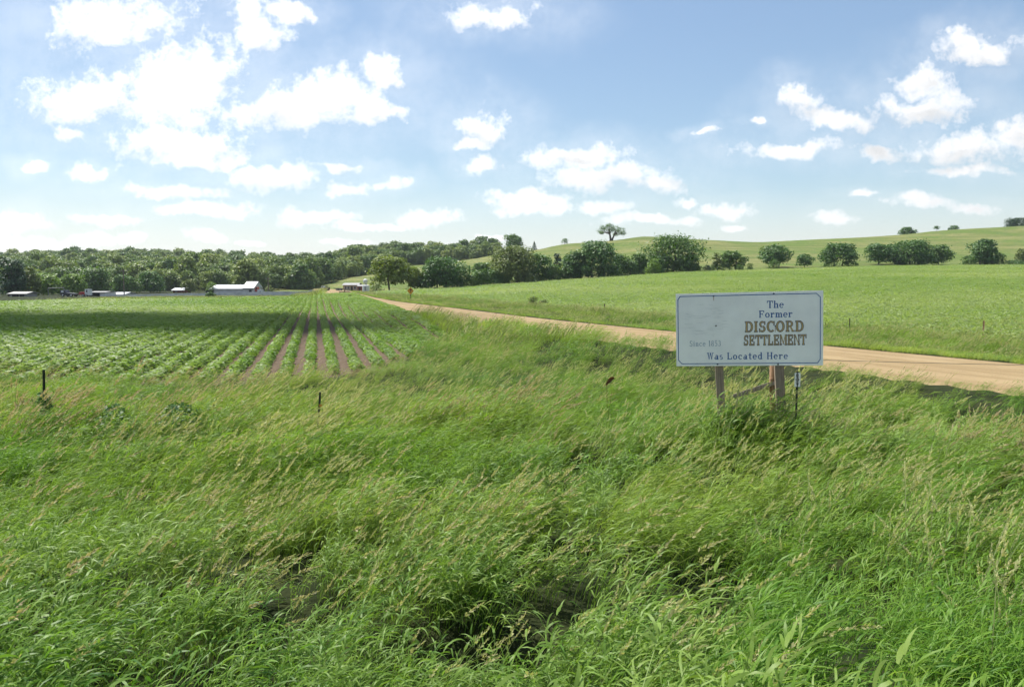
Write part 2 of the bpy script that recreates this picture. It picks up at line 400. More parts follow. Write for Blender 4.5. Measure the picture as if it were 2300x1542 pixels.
t.link(t.noise(geo, 1.4, 6, 0.7), bp.inputs['Height']); t.link(bp.outputs[0], b.inputs['Normal'])
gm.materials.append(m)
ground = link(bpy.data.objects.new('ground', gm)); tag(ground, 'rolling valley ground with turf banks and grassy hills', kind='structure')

# road
nr = 15; ss = np.linspace(-RW / 2 - 0.25, RW / 2 + 0.25, nr)
jit = np.zeros((len(ROAD), nr)); jr = np.random.default_rng(2)
jit[:, 0] = jr.normal(0, 0.22, len(ROAD)); jit[:, -1] = jr.normal(0, 0.16, len(ROAD))
P = ROAD[:, None, :] + _nm[:, None, :] * (ss[None, :, None] + jit[:, :, None])
crown = 0.10 * (1 - (ss / (RW / 2)) ** 2)
PZ = road_z(P[..., 1]) + crown[None, :] - 0.02
PZ[:, 0] -= 0.12; PZ[:, -1] -= 0.12
rv = np.concatenate([P, PZ[..., None]], 2).reshape(-1, 3); ri = np.arange(len(ROAD) * nr).reshape(len(ROAD), nr)
rf = np.stack([ri[:-1, :-1].ravel(), ri[:-1, 1:].ravel(), ri[1:, 1:].ravel(), ri[1:, :-1].ravel()], 1)
dl = np.concatenate([[0], np.cumsum(np.hypot(*np.diff(ROAD, axis=0).T))])
rm = np_mesh('dirt_road', rv, rf, {'across': np.tile(ss, len(ROAD)), 'along': np.repeat(dl, nr)}, smooth=True)
m, t, b = mat_new('gravel_road')
cv = t.new('ShaderNodeCombineXYZ')
t.link(t.new('ShaderNodeAttribute', attribute_name='across').outputs['Fac'], cv.inputs[0])
t.link(t.math('MULTIPLY', t.new('ShaderNodeAttribute', attribute_name='along').outputs['Fac'], 0.06), cv.inputs[1])
geo = t.new('ShaderNodeNewGeometry').outputs['Position']
st = t.noise(cv.outputs[0], 1.3, 5, 0.65)
c = t.mix(t.rng(st, 0.35, 0.65), (0.240, 0.172, 0.086), (0.325, 0.243, 0.130))
st2 = t.noise(cv.outputs[0], 5.0, 3, 0.6)
c = t.mix(t.math('MULTIPLY', t.rng(st2, 0.55, 0.72), 0.45), c, (0.20, 0.125, 0.068))
c = t.mix(t.math('MULTIPLY', t.rng(t.noise(geo, 16.0, 4, 0.75), 0.45, 0.75), 0.4), c, (0.185, 0.12, 0.065))
c = t.mix(t.math('MULTIPLY', t.rng(t.noise(geo, 0.5, 3, 0.6), 0.5, 0.7), 0.35), c, (0.37, 0.285, 0.165))
t.link(c, b.inputs['Base Color']); b.inputs['Roughness'].default_value = 0.95; b.inputs['Specular IOR Level'].default_value = 0.15
bp = t.new('ShaderNodeBump'); bp.inputs['Strength'].default_value = 0.6; bp.inputs['Distance'].default_value = 0.03
t.link(t.noise(geo, 14.0, 5, 0.7), bp.inputs['Height']); t.link(bp.outputs[0], b.inputs['Normal'])
rm.materials.append(m)
tag(link(bpy.data.objects.new('dirt_road', rm)), 'tan gravel road running away to the left', kind='structure')

# ------------------------------------------------------------------ scatter (grass, crops, far wood)
def lib(name): return bpy.data.collections.new(name)
def lib_add(col, name, me, mat):
    me.materials.append(mat); o = bpy.data.objects.new(name, me); col.objects.link(o); return o
def scatter(name, pts, rot, scl, idx, tint, col, label, cat=None):
    me = bpy.data.meshes.new(name); n = len(pts)
    me.vertices.add(n); me.vertices.foreach_set('co', np.asarray(pts, np.float32).ravel())
    for an, ty, key, val in (('rot', 'FLOAT_VECTOR', 'vector', rot), ('scl', 'FLOAT_VECTOR', 'vector', scl), ('idx', 'INT', 'value', idx), ('tint', 'FLOAT', 'value', tint)):
        at = me.attributes.new(an, ty, 'POINT')
        at.data.foreach_set(key, np.asarray(val, np.int32 if ty == 'INT' else np.float32).ravel())
    me.update()
    o = link(bpy.data.objects.new(name, me)); tag(o, label, cat, kind='stuff')
    g = bpy.data.node_groups.new(name + '_scatter', 'GeometryNodeTree')
    g.interface.new_socket('Geometry', in_out='INPUT', socket_type='NodeSocketGeometry')
    g.interface.new_socket('Geometry', in_out='OUTPUT', socket_type='NodeSocketGeometry')
    q = NT(g); gi = q.new('NodeGroupInput'); go = q.new('NodeGroupOutput')
    ci = q.new('GeometryNodeCollectionInfo'); ci.inputs['Collection'].default_value = col
    ci.inputs['Separate Children'].default_value = True; ci.inputs['Reset Children'].default_value = True
    ip = q.new('GeometryNodeInstanceOnPoints'); ip.inputs['Pick Instance'].default_value = True
    def na(nm, ty):
        a = q.new('GeometryNodeInputNamedAttribute', data_type=ty); a.inputs['Name'].default_value = nm
        return [s for s in a.outputs if s.enabled and s.name == 'Attribute'][0]
    q.link(gi.outputs[0], ip.inputs['Points']); q.link(ci.outputs[0], ip.inputs['Instance'])
    q.link(na('idx', 'INT'), ip.inputs['Instance Index'])
    er = q.new('FunctionNodeEulerToRotation'); q.link(na('rot', 'FLOAT_VECTOR'), er.inputs[0])
    q.link(er.outputs[0], ip.inputs['Rotation']); q.link(na('scl', 'FLOAT_VECTOR'), ip.inputs['Scale'])
    q.link(ip.outputs[0], go.inputs[0])
    md = o.modifiers.new('scatter', 'NODES'); md.node_group = g
    return o

def blades(n, rad, hmin, hmax, wid, lean, r, seg=5, spread=0.75, droop=0.5):
    """n bent grass blades leaning down-wind (+X)"""
    a = r.uniform(0, 6.28, n); q = rad * np.sqrt(r.uniform(0, 1, n))
    bx, by = q * np.cos(a), q * np.sin(a)
    h = r.uniform(hmin, hmax, n); ph = r.normal(0, spread, n); ln = np.abs(r.normal(lean, lean * 0.4, n)) * h
    dr = r.uniform(0.1, droop, n) * h; tw = r.uniform(-0.9, 0.9, n) + ph + 1.57; wd = wid * r.uniform(0.6, 1.25, n)
    k = np.linspace(0, 1, seg + 1)
    V_ = []; 
    for s in k:
        hor = ln * s ** 1.7 + dr * 0.5 * s ** 3; up = h * (s - 0.18 * s * s) - dr * s ** 3.2
        cx = bx + hor * np.cos(ph); cy = by + hor * np.sin(ph)
        ww = wd * (0.75 + 0.5 * s - 1.22 * s ** 2.2) * 0.5
        ww = np.maximum(ww, wd * 0.02)
        tx = np.cos(tw + s * 0.8) * ww; ty = np.sin(tw + s * 0.8) * ww
        V_.append(np.stack([cx - tx, cy - ty, up], 1)); V_.append(np.stack([cx + tx, cy + ty, up], 1))
    V_ = np.stack(V_, 1)                                   # n, 2(seg+1), 3
    m = 2 * (seg + 1); base = np.arange(n)[:, None] * m
    fs = np.concatenate([base + np.array([2*i, 2*i+1, 2*i+3, 2*i+2]) for i in range(seg)], 0)
    rnd = np.repeat(r.uniform(0, 1, n), m)
    return V_.reshape(-1, 3), fs, rnd
def join(parts):
    vs, fs, rn, hd = [], [], [], []; n = 0
    for v, f, r, h in parts:
        vs.append(v); fs.append(f + n); rn.append(r); hd.append(np.full(len(v), h)); n += len(v)
    return np.concatenate(vs), np.concatenate(fs), np.concatenate(rn), np.concatenate(hd)
def strips(C, Wd):
    """C: n x m x 3 centre lines, Wd: n x m x 3 half-width vectors -> ribbon mesh"""
    n, m = C.shape[:2]; V_ = np.stack([C - Wd, C + Wd], 2).reshape(n, m * 2, 3)
    base = np.arange(n)[:, None] * (2 * m)
    fs = np.concatenate([base + np.array([2*i, 2*i+1, 2*i+3, 2*i+2]) for i in range(m - 1)], 0)
    return V_.reshape(-1, 3), fs
def culms(nc, rad, hmin, hmax, nleaf, ll, lw, lean, r, spread=0.9, seg=5):
    """leafy stems: each carries a few arching, drooping blades blown down-wind (+X)"""
    a = r.uniform(0, 6.28, nc); q = rad * np.sqrt(r.uniform(0, 1, nc)); bx, by = q * np.cos(a), q * np.sin(a)
    h = r.uniform(hmin, hmax, nc); ph = r.normal(0, 0.5, nc); ln = np.abs(r.normal(lean, lean * .4, nc)) * h
    def at(i, s_): return np.stack([bx[i] + ln[i] * s_ ** 1.9 * np.cos(ph[i]), by[i] + ln[i] * s_ ** 1.9 * np.sin(ph[i]), h[i] * (s_ - 0.10 * s_ ** 2)], -1)
    ii = np.arange(nc); S_ = np.linspace(0, 1, 5)
    C = np.stack([at(ii, np.full(nc, k)) for k in S_], 1); tw = r.uniform(0, 3.14, nc)
    Wd = np.stack([np.cos(tw), np.sin(tw), 0 * tw], 1)[:, None, :] * (0.0022 * (1.2 - 0.6 * S_))[None, :, None]
    out = [(*strips(C, Wd), np.repeat(r.uniform(.2, .8, nc), 10), 0.0)]
    n = nc * nleaf; i = np.repeat(ii, nleaf); s0 = r.uniform(0.30, 1.0, n) ** 0.8; p0 = at(i, s0)
    L = ll * r.uniform(0.55, 1.25, n) * (0.75 + 0.4 * s0 * (1 - s0) * 2); fi = r.normal(0, spread, n); el0 = r.uniform(0.55, 1.25, n); el1 = el0 - r.uniform(0.7, 2.3, n)
    k = np.linspace(0, 1, seg + 1); pts = [p0]; 
    for j in range(seg):
        e = el0 + (el1 - el0) * (k[j] + .5 / seg) ** 1.2; st = (L / seg)[:, None]
        pts.append(pts[-1] + np.stack([np.cos(fi) * np.cos(e), np.sin(fi) * np.cos(e), np.sin(e)], 1) * st); fi = fi * 0.88
    C = np.stack(pts, 1); prof = np.array([0.55, 1.0, 0.95, 0.75, 0.45, 0.03]) if seg == 5 else np.interp(k, [0, .3, 1], [.6, 1, .03])
    tw = r.normal(0, 0.55, n); sd = np.stack([-np.sin(fi) * np.cos(tw), np.cos(fi) * np.cos(tw), np.sin(tw)], 1)
    Wd = sd[:, None, :] * (lw * 0.5 * r.uniform(.65, 1.3, n))[:, None, None] * prof[None, :, None]
    out.append((*strips(C, Wd), np.repeat(r.uniform(0, 1, n), 2 * (seg + 1)), 0.0))
    return out
def stalks(n, rad, hmin, hmax, lean, r, wid=0.0035, pan=0.14, pw=0.022, nb=14):
    """flowering stems with a feathery head"""
    out = []
    for i in range(n):
        a = r.uniform(0, 6.28); q = rad * math.sqrt(r.uniform()); b0 = np.array([q * math.cos(a), q * math.sin(a), 0])
        h = r.uniform(hmin, hmax); ph = r.normal(0, 0.45); ln = abs(r.normal(lean, lean * 0.35)) * h
        s = np.linspace(0, 1, 7); d = np.array([math.cos(ph), math.sin(ph)])
        hor = ln * s ** 1.7; up = h * (s - 0.06 * s ** 2 - 0.04 * s ** 4)
        C = np.stack([b0[0] + hor * d[0], b0[1] + hor * d[1], up], 1)
        tw = r.uniform(0, 3.14); wv = np.array([math.cos(tw), math.sin(tw), 0]) * wid
        v = np.stack([C - wv, C + wv], 1).reshape(-1, 3); f = np.array([[2*k, 2*k+1, 2*k+3, 2*k+2] for k in range(6)])
        out.append((v, f, np.full(len(v), r.uniform()), 0.0))
        # head: little spikelets up the last part of the stem
        tdir = C[-1] - C[-2]; tdir /= np.linalg.norm(tdir)
        base = C[-1] - tdir * pan * 0.35; vv = []; L = pan * r.uniform(0.7, 1.2)
        for j in range(nb):
            k = j / nb; p0 = base + tdir * L * k + np.array([0, 0, -0.12 * L * k * k])
            o = r.normal(0, 1, 3); o -= tdir * o.dot(tdir); o /= np.linalg.norm(o) + 1e-6
            sp = pw * (1.15 - 0.8 * k) * r.uniform(0.6, 1.3)
            e = p0 + o * sp + tdir * L * 0.16; sd = np.cross(o, tdir) * sp * 0.42
            md = (p0 + e) / 2
            vv += [p0, md + sd, e, md - sd]
        v = np.array(vv); f = np.arange(len(vv)).reshape(-1, 4)
        out.append((v, f, np.repeat(r.uniform(0, 1, nb), 4), 1.0))
    return out

GRASS = leaf_mat('grass_blade', (0.064, 0.162, 0.017), (0.175, 0.310, 0.040), (0.280, 0.350, 0.066), trans=0.39, rough=0.48, spec=0.18)
STALK = leaf_mat('grass_stalk', (0.11, 0.16, 0.045), (0.19, 0.22, 0.08), None, ((0.42, 0.425, 0.20), (0.40, 0.32, 0.20)), trans=0.3, rough=0.6, spec=0.2)
WIDE = leaf_mat('reed_blade', (0.045, 0.128, 0.016), (0.165, 0.290, 0.042), (0.240, 0.330, 0.075), trans=0.34, rough=0.48, spec=0.20)
gl = lib('grass_clumps'); r = np.random.default_rng(11)
NG = 0
names = []
for i in range(8):          # 0-7 fine leafy tufts
    v, f, rn, hd = join(culms(11, 0.17, 0.40, 0.80, 5, 0.20, 0.0095, 0.46, r, 0.75))
    lib_add(gl, 'g%02d' % i, np_mesh('grass_tuft', v, f, {'rnd': rn}, smooth=True), GRASS)
for i in range(6):          # 8-13 broad reed-like tufts
    v, f, rn, hd = join(culms(8, 0.16, 0.45, 0.86, 6, 0.225, 0.0140, 0.36, r, 1.0))
    lib_add(gl, 'g%02d' % (8 + i), np_mesh('reed_tuft', v, f, {'rnd': rn}, smooth=True), WIDE)
for i in range(6):          # 14-19 seed heads
    v, f, rn, hd = join(stalks(6, 0.20, 0.68, 1.04, 0.40, r, 0.0030, 0.17, 0.019, 26))
    lib_add(gl, 'g%02d' % (14 + i), np_mesh('seed_stalks', v, f, {'rnd': rn, 'head': hd}), STALK)
for i in range(5):          # 20-24 coarse wide tufts for the far verges
    v, f, rn = blades(70, 0.62, 0.25, 0.62, 0.020, 0.5, r, 4, 0.9, 0.5)
    lib_add(gl, 'g%02d' % (20 + i), np_mesh('verge_tuft', v, f, {'rnd': rn}, smooth=True), GRASS)
for i in range(4):          # 25-28 verge seed heads
    v, f, rn, hd = join(stalks(26, 0.6, 0.45, 0.80, 0.4, r, 0.007, 0.17, 0.034, 8))
    lib_add(gl, 'g%02d' % (25 + i), np_mesh('verge_stalks', v, f, {'rnd': rn, 'head': hd}), STALK)

def px_uv(x, y, z):
    dx, dy, dz = x, y, z - CAMZ
    fy = dy * math.cos(TH) - dz * math.sin(TH); fz = dy * math.sin(TH) + dz * math.cos(TH)
    return CX + F * dx / fy, CY - F * fz / fy
def region(n, x0, x1, y0, y1, r):
    return r.uniform(x0, x1, n), r.uniform(y0, y1, n)
def keep_grass(x, y, margin=0.0):
    d = np.abs(road_dist(x, y))
    return (d > RW / 2 - 0.1 + margin) & ~in_corn(x, y)
def visible(x, y, z, mu=260, lo=1900):
    u, v = px_uv(x, y, z); return (u > -mu) & (u < 2300 + mu) & (y > 0.6) & (v < lo)
def holes(x, y):
    m = np.ones_like(x)
    for hx, hy, hr in HOLES:
        m *= 1 - 1.0 * np.exp(-(((x - hx) / (hr * 1.6)) ** 2 + ((y - hy) / (hr * 1.15)) ** 2) ** 1.5)
    return m
def grass_layer(x, y, r, kinds, hsc, tilt=0.13, wild=0.40, tintf=None, hvar=0.26):
    z = height(x, y); n = len(x)
    hs = hsc * (1 + hvar * vnoise(x, y, 1.5, 21) + 0.12 * vnoise(x, y, 4.5, 22)) * r.uniform(0.8, 1.15, n)
    ws = np.clip(hs, 0.5, 1.4) * r.uniform(0.9, 1.15, n)
    rot = np.stack([r.normal(0, tilt, n), np.abs(r.normal(0.10, tilt, n)), r.normal(0, wild, n) + 0.35 * vnoise(x, y, 0.8, 23)], 1)
    scl = np.stack([ws, ws, np.maximum(hs, 0.3)], 1)
    ti = tintf(x, y, r) if tintf is not None else r.uniform(0, .3, n)
    return np.stack([x, y, z - 0.03], 1), rot, scl, r.choice(kinds, n), np.clip(ti, 0, 1)
def cat_layers(L): return [np.concatenate([l[i] for l in L]) for i in range(5)]

L = []; r = np.random.default_rng(5)
tint_a = lambda x, y, r: 0.25 + 0.35 * vnoise(x, y, 0.7, 31) + 0.25 * sstep(y, 9, 13) * sstep(x, 2.5, -1) + r.normal(0, .14, len(x))
tint_b = lambda x, y, r: 0.3 + 0.4 * vnoise(x, y, 0.6, 33) + 0.3 * sstep(x, 1, 5) + r.normal(0, .15, len(x))
tint_h = lambda x, y, r: 0.45 + 0.5 * vnoise(x, y, 0.5, 35) + r.normal(0, .2, len(x)) - 0.35 * sstep(x, 0.5, 2.5)
def near_pts(dens, y0, y1, r, kx=0.78, thin=1.0):
    n = int(dens * (y1 - y0) * 2 * (kx * y1 + 1.2)); x, y = region(n, -kx * y1 - 1.2, kx * y1 + 1.2, y0, y1, r)
    k = np.abs(x) < kx * y + 1.2; x, y = x[k], y[k]; k = keep_grass(x, y); return x[k], y[k]
for (y0, y1, dn) in ((0.8, 5, 48), (5, 9, 42), (9, 15, 35), (15, 26, 22), (26, 44, 14)):
    x, y = near_pts(dn, y0, y1, r)
    h = holes(x, y) * np.clip(0.68 + 0.95 * vnoise(x, y, 2.4, 91), 0.03, 1); k = r.uniform(0, 1, len(x)) < h; x, y = x[k], y[k]
    # fine grass everywhere, reeds in patches
    reed = sstep(vnoise(x, y, 0.55, 41) + 1.1 * sstep(y, 10, 5) * sstep(x, 2.4, 0.6) - 3.0 * sstep(x, 0.6, 1.8) * sstep(y, 11, 8), 0.15, 0.75)
    isr = r.uniform(0, 1, len(x)) < reed * 0.85
    hs = 0.92 + 0.14 * sstep(y, 9, 12) - 0.48 * sstep(y, 15, 22)
    rdd = road_dist(x, y); hs = hs * (1 - 0.45 * sstep(np.abs(rdd), RW / 2 + 3.5, RW / 2 + 0.3) * np.where(rdd > 0, 1, sstep(y, 27, 22))) + 0.36 * sstep(y, 25, 31) * (rdd < 0) * sstep(rdd, -14, -6)
    L.append(grass_layer(x[~isr], y[~isr], r, np.arange(0, 8), hs[~isr], tintf=tint_a))
    L.append(grass_layer(x[isr], y[isr], r, np.arange(8, 14), hs[isr] * 0.98, tintf=tint_b, wild=0.8))
    n = int(len(x) * 0.27); s = r.choice(len(x), n, replace=False); sx, sy = x[s], y[s]
    keep = r.uniform(0, 1, n) < np.clip(0.45 + 0.75 * vnoise(sx, sy, 0.6, 51) + 0.35 * sstep(sy, 7, 11) + 0.5 * sstep(sy, 16, 20), 0.05, 1)
    L.append(grass_layer(sx[keep], sy[keep], r, np.arange(14, 20), (0.94 + 0.12 * sstep(sy[keep], 9, 12) - 0.40 * sstep(sy[keep], 15, 22)) * (1 - 0.35 * sstep(np.abs(road_dist(sx[keep], sy[keep])), RW / 2 + 3, RW / 2 + 0.3)), tintf=tint_h))
for (cx_, cy_, rx_, ry_, nn_, h_) in ((3.35, 12.75, .45, .3, 34, 1.22), (4.25, 12.35, .5, .25, 26, 1.0)):      # tall tufts at the sign posts
    xx = cx_ + r.normal(0, rx_, nn_); yy_ = cy_ + r.normal(0, ry_, nn_)
    L.append(grass_layer(xx, yy_, r, np.arange(0, 14), h_, tintf=tint_a)); L.append(grass_layer(xx[::4], yy_[::4], r, np.arange(14, 20), h_, tintf=tint_h))
g1 = cat_layers(L)
vis = visible(g1[0][:, 0], g1[0][:, 1], g1[0][:, 2] + 0.4)
g1 = [a[vis] for a in g1]
scatter('tall_grass', *g1, gl, 'tall windblown green grass with pale seed heads filling the foreground bank')
# verges beside the road, coarse tufts
L = []; r = np.random.default_rng(6)
n = 60000; x, y = region(n, -120, 60, 26, 215, r)
d = road_dist(x, y); u, v = px_uv(x, y, height(x, y) + 0.3)
k = keep_grass(x, y) & ~in_beans(x, y) & (u > -150) & (u < 2450) & (d > -45) & (d < 16) & (r.uniform(0, 1, n) < np.interp(y, [26, 60, 120, 215], [1, 0.9, 0.5, 0.3]))
k &= ~((y < 34) & (d < 0))
x, y, d = x[k], y[k], d[k]
hs = np.where(d < 0, 1.4, np.where(d < RW / 2 + 1.2, 0.55, 0.95)) * np.where((y > 105) & (d < -9), 0.45, 1.0)
tint_v = lambda x, y, r: 0.35 + 0.35 * vnoise(x, y, 0.25, 61) + 0.35 * (np.abs(road_dist(x, y)) < RW / 2 + 2.2) + r.normal(0, .12, len(x))
L.append(grass_layer(x, y, r, np.arange(20, 25), hs, tintf=tint_v))
s = r.uniform(0, 1, len(x)) < 0.40
L.append(grass_layer(x[s], y[s], r, np.arange(25, 29), hs[s] * 0.9, tintf=lambda x, y, r: 0.2 + r.normal(0, .2, len(x))))
# right verge close to the camera (y under 26 but beyond the road) and the left headland
x, y = region(9000, 6, 40, 8, 44, r); d = road_dist(x, y); k = (d > RW / 2 - 0.1) & (d < 15); x, y, d = x[k], y[k], d[k]
L.append(grass_layer(x, y, r, np.arange(20, 25), np.where(d < RW / 2 + 1.0, 0.5, 0.8), tintf=tint_v))
g2 = cat_layers(L)
scatter('verge_grass', *g2, gl, 'rough grass along both verges of the gravel road')

# ---- crops
CROPM = leaf_mat('crop_leaf', (0.095, 0.185, 0.032), (0.185, 0.290, 0.060), (0.315, 0.365, 0.160), trans=0.40, rough=0.5, spec=0.25)
def leaf_quads(c, nrm, ln, wd, r):
    """n pointed-oval leaves (4 verts bent at the midrib) at c, facing nrm"""
    n = len(c); o = r.normal(0, 1, (n, 3)); a = np.cross(nrm, o); a /= np.linalg.norm(a, axis=1)[:, None] + 1e-9
    b_ = np.cross(nrm, a); ln = ln[:, None]; wd = wd[:, None]
    p0 = c - a * ln * 0.5; p2 = c + a * ln * 0.5 - nrm * ln * 0.12; m1 = c + b_ * wd * 0.5 - a * ln * .08; m2 = c - b_ * wd * 0.5 - a * ln * .08
    v = np.stack([p0, m1, p2, m2], 1).reshape(-1, 3); f = np.arange(4 * n).reshape(-1, 4); return v, f, np.repeat(r.uniform(0, 1, n), 4)
def row_clump(length, n, r, hw=0.18, hh=0.30):
    x = r.uniform(-length / 2, length / 2, n); bump = 0.75 + 0.35 * np.sin(x * 9 + r.uniform(0, 6)) * r.uniform(0.3, 1, n)
    th = r.uniform(0.05, 3.09, n); q = np.sqrt(r.uniform(0.25, 1, n))
    c = np.stack([np.cos(th) * hw * q * bump, x, 0.05 + np.sin(th) * hh * q * bump], 1)
    nr_ = np.stack([np.cos(th) * 0.7, r.normal(0, .35, n), 0.35 + np.sin(th)], 1) + r.normal(0, .38, (n, 3)); nr_ /= np.linalg.norm(nr_, axis=1)[:, None]
    return leaf_quads(c, nr_, r.uniform(0.075, 0.13, n), r.uniform(0.045, 0.08, n), r)
cl = lib('crop_clumps'); r = np.random.default_rng(15)
for i in range(7):                       # 0-6 one metre of row
    v, f, rn = row_clump(1.12, 190, r); lib_add(cl, 'c%02d' % i, np_mesh('crop_row', v, f, {'rnd': rn}), CROPM)
for i in range(6):                       # 7-12 closed canopy patches
    n = 210; c = np.stack([r.uniform(-.62, .62, n), r.uniform(-.62, .62, n), np.zeros(n)], 1)
    c[:, 2] = 0.24 + 0.10 * np.sin(c[:, 0] * 8.2 + i) + r.normal(0, 0.05, n)
    nr_ = np.stack([r.normal(0, .5, n), r.normal(0, .5, n), np.ones(n)], 1); nr_ /= np.linalg.norm(nr_, axis=1)[:, None]
    v, f, rn = leaf_quads(c, nr_, r.uniform(0.10, 0.17, n), r.uniform(0.07, 0.11, n), r); lib_add(cl, 'c%02d' % (7 + i), np_mesh('crop_patch', v, f, {'rnd': rn}), CROPM)
rows = np.arange(0.52 + 0.76 * 8, -150, -0.76); PT = []; 
for q in rows:
    s = np.arange(15, 215, 1.0) + r.uniform(0, 1); x = q * RQ[0] + s * RDIR[0]; y = q * RQ[1] + s * RDIR[1]
    k = in_corn(x, y); PT.append(np.stack([x[k], y[k]], 1))
PT = np.concatenate(PT); x, y = PT[:, 0], PT[:, 1]
u, v = px_uv(x, y, 0 * x); k = (u > -150) & (r.uniform(0, 1, len(x)) > 0.015); x, y = x[k], y[k]; n = len(x)
wdt = np.interp(x + 0.2456 * (y - 30), [-22, -11, -8.5, -6, -4.5, -2.5, 0], [2.2, 1.7, 1.28, 1.25, 1.45, 1.9, 2.15]) * np.interp(y, [22, 50, 80, 130], [1, 1.12, 1.4, 1.7]) * r.uniform(0.85, 1.15, n)
hgt = r.uniform(0.85, 1.15, n) * (1.0 + 0.12 * vnoise(x, y, 0.3, 71)) * np.interp(y, [22, 26, 34], [0.8, 1, 1.05])
rot = np.stack([0 * x, 0 * x, math.atan2(-RDIR[0], RDIR[1]) + np.where(r.uniform(0, 1, n) < .5, 0, math.pi)], 1)
scatter('row_crop', np.stack([x, y, height(x, y) - 0.02], 1), rot, np.stack([wdt, np.ones(n), hgt], 1), r.integers(0, 7, n),
        np.clip(0.25 + 0.25 * vnoise(x, y, 0.15, 72) + r.normal(0, .1, n), 0, 1), cl, 'young leafy green crop growing in straight rows left of the road')
L = []
for (y0, y1, stp, s_) in ((5, 75, 0.95, 1.0), (75, 130, 1.25, 1.3), (130, 330, 2.3, 2.3)):
    ax = np.arange(-60, 300, stp); ay = np.arange(y0, y1, stp); X, Y = [a.ravel() for a in np.meshgrid(ax, ay)]
    X = X + r.uniform(-.25, .25, X.shape) * stp; Y = Y + r.uniform(-.25, .25, X.shape) * stp
    u, v = px_uv(X, np.maximum(Y, 1), 0 * X); k = (u > 600) & (u < 2500); X, Y = X[k], Y[k]; k = in_beans(X, Y); X, Y = X[k], Y[k]; n = len(X)
    z = height(X, Y); zs = s_ ** 0.3 * r.uniform(0.85, 1.15, n)
    L.append((np.stack([X, Y, z], 1), np.stack([r.normal(0, .05, n), r.normal(0, .05, n), 0.4 + r.integers(0, 4, n) * math.pi / 2], 1), np.stack([zs * 0 + s_, zs * 0 + s_, zs], 1),
              r.integers(7, 13, n), np.clip(0.5 + 0.22 * vnoise(X, Y, 0.08, 75) + r.normal(0, .1, n), 0, 1)))
scatter('bean_crop', *cat_layers(L), cl, 'pale green low crop covering the rising field right of the road')

# ------------------------------------------------------------------ trees
LEAF = {
 'dark':  leaf_mat('foliage_dark', (0.052, 0.116, 0.030), (0.119, 0.223, 0.056), trans=0.22, rough=0.5, spec=0.3),
 'mid':   leaf_mat('foliage_mid', (0.061, 0.128, 0.029), (0.131, 0.224, 0.052), trans=0.25, rough=0.5, spec=0.3),
 'yellow':leaf_mat('foliage_yellow', (0.099, 0.152, 0.024), (0.234, 0.290, 0.053), trans=0.28, rough=0.5, spec=0.3),
 'olive': leaf_mat('foliage_olive', (0.104, 0.144, 0.041), (0.184, 0.230, 0.076), trans=0.25, rough=0.55, spec=0.25),
 'blue':  leaf_mat('foliage_blue', (0.032, 0.071, 0.033), (0.073, 0.129, 0.062), trans=0.2, rough=0.5, spec=0.3),
 'light': leaf_mat('foliage_light', (0.116, 0.198, 0.037), (0.210, 0.317, 0.069), trans=0.3, rough=0.5, spec=0.3),
}
BARK = simple('bark', (0.085, 0.068, 0.052), 0.9, var=0.3, scale=5, bump=0.6)
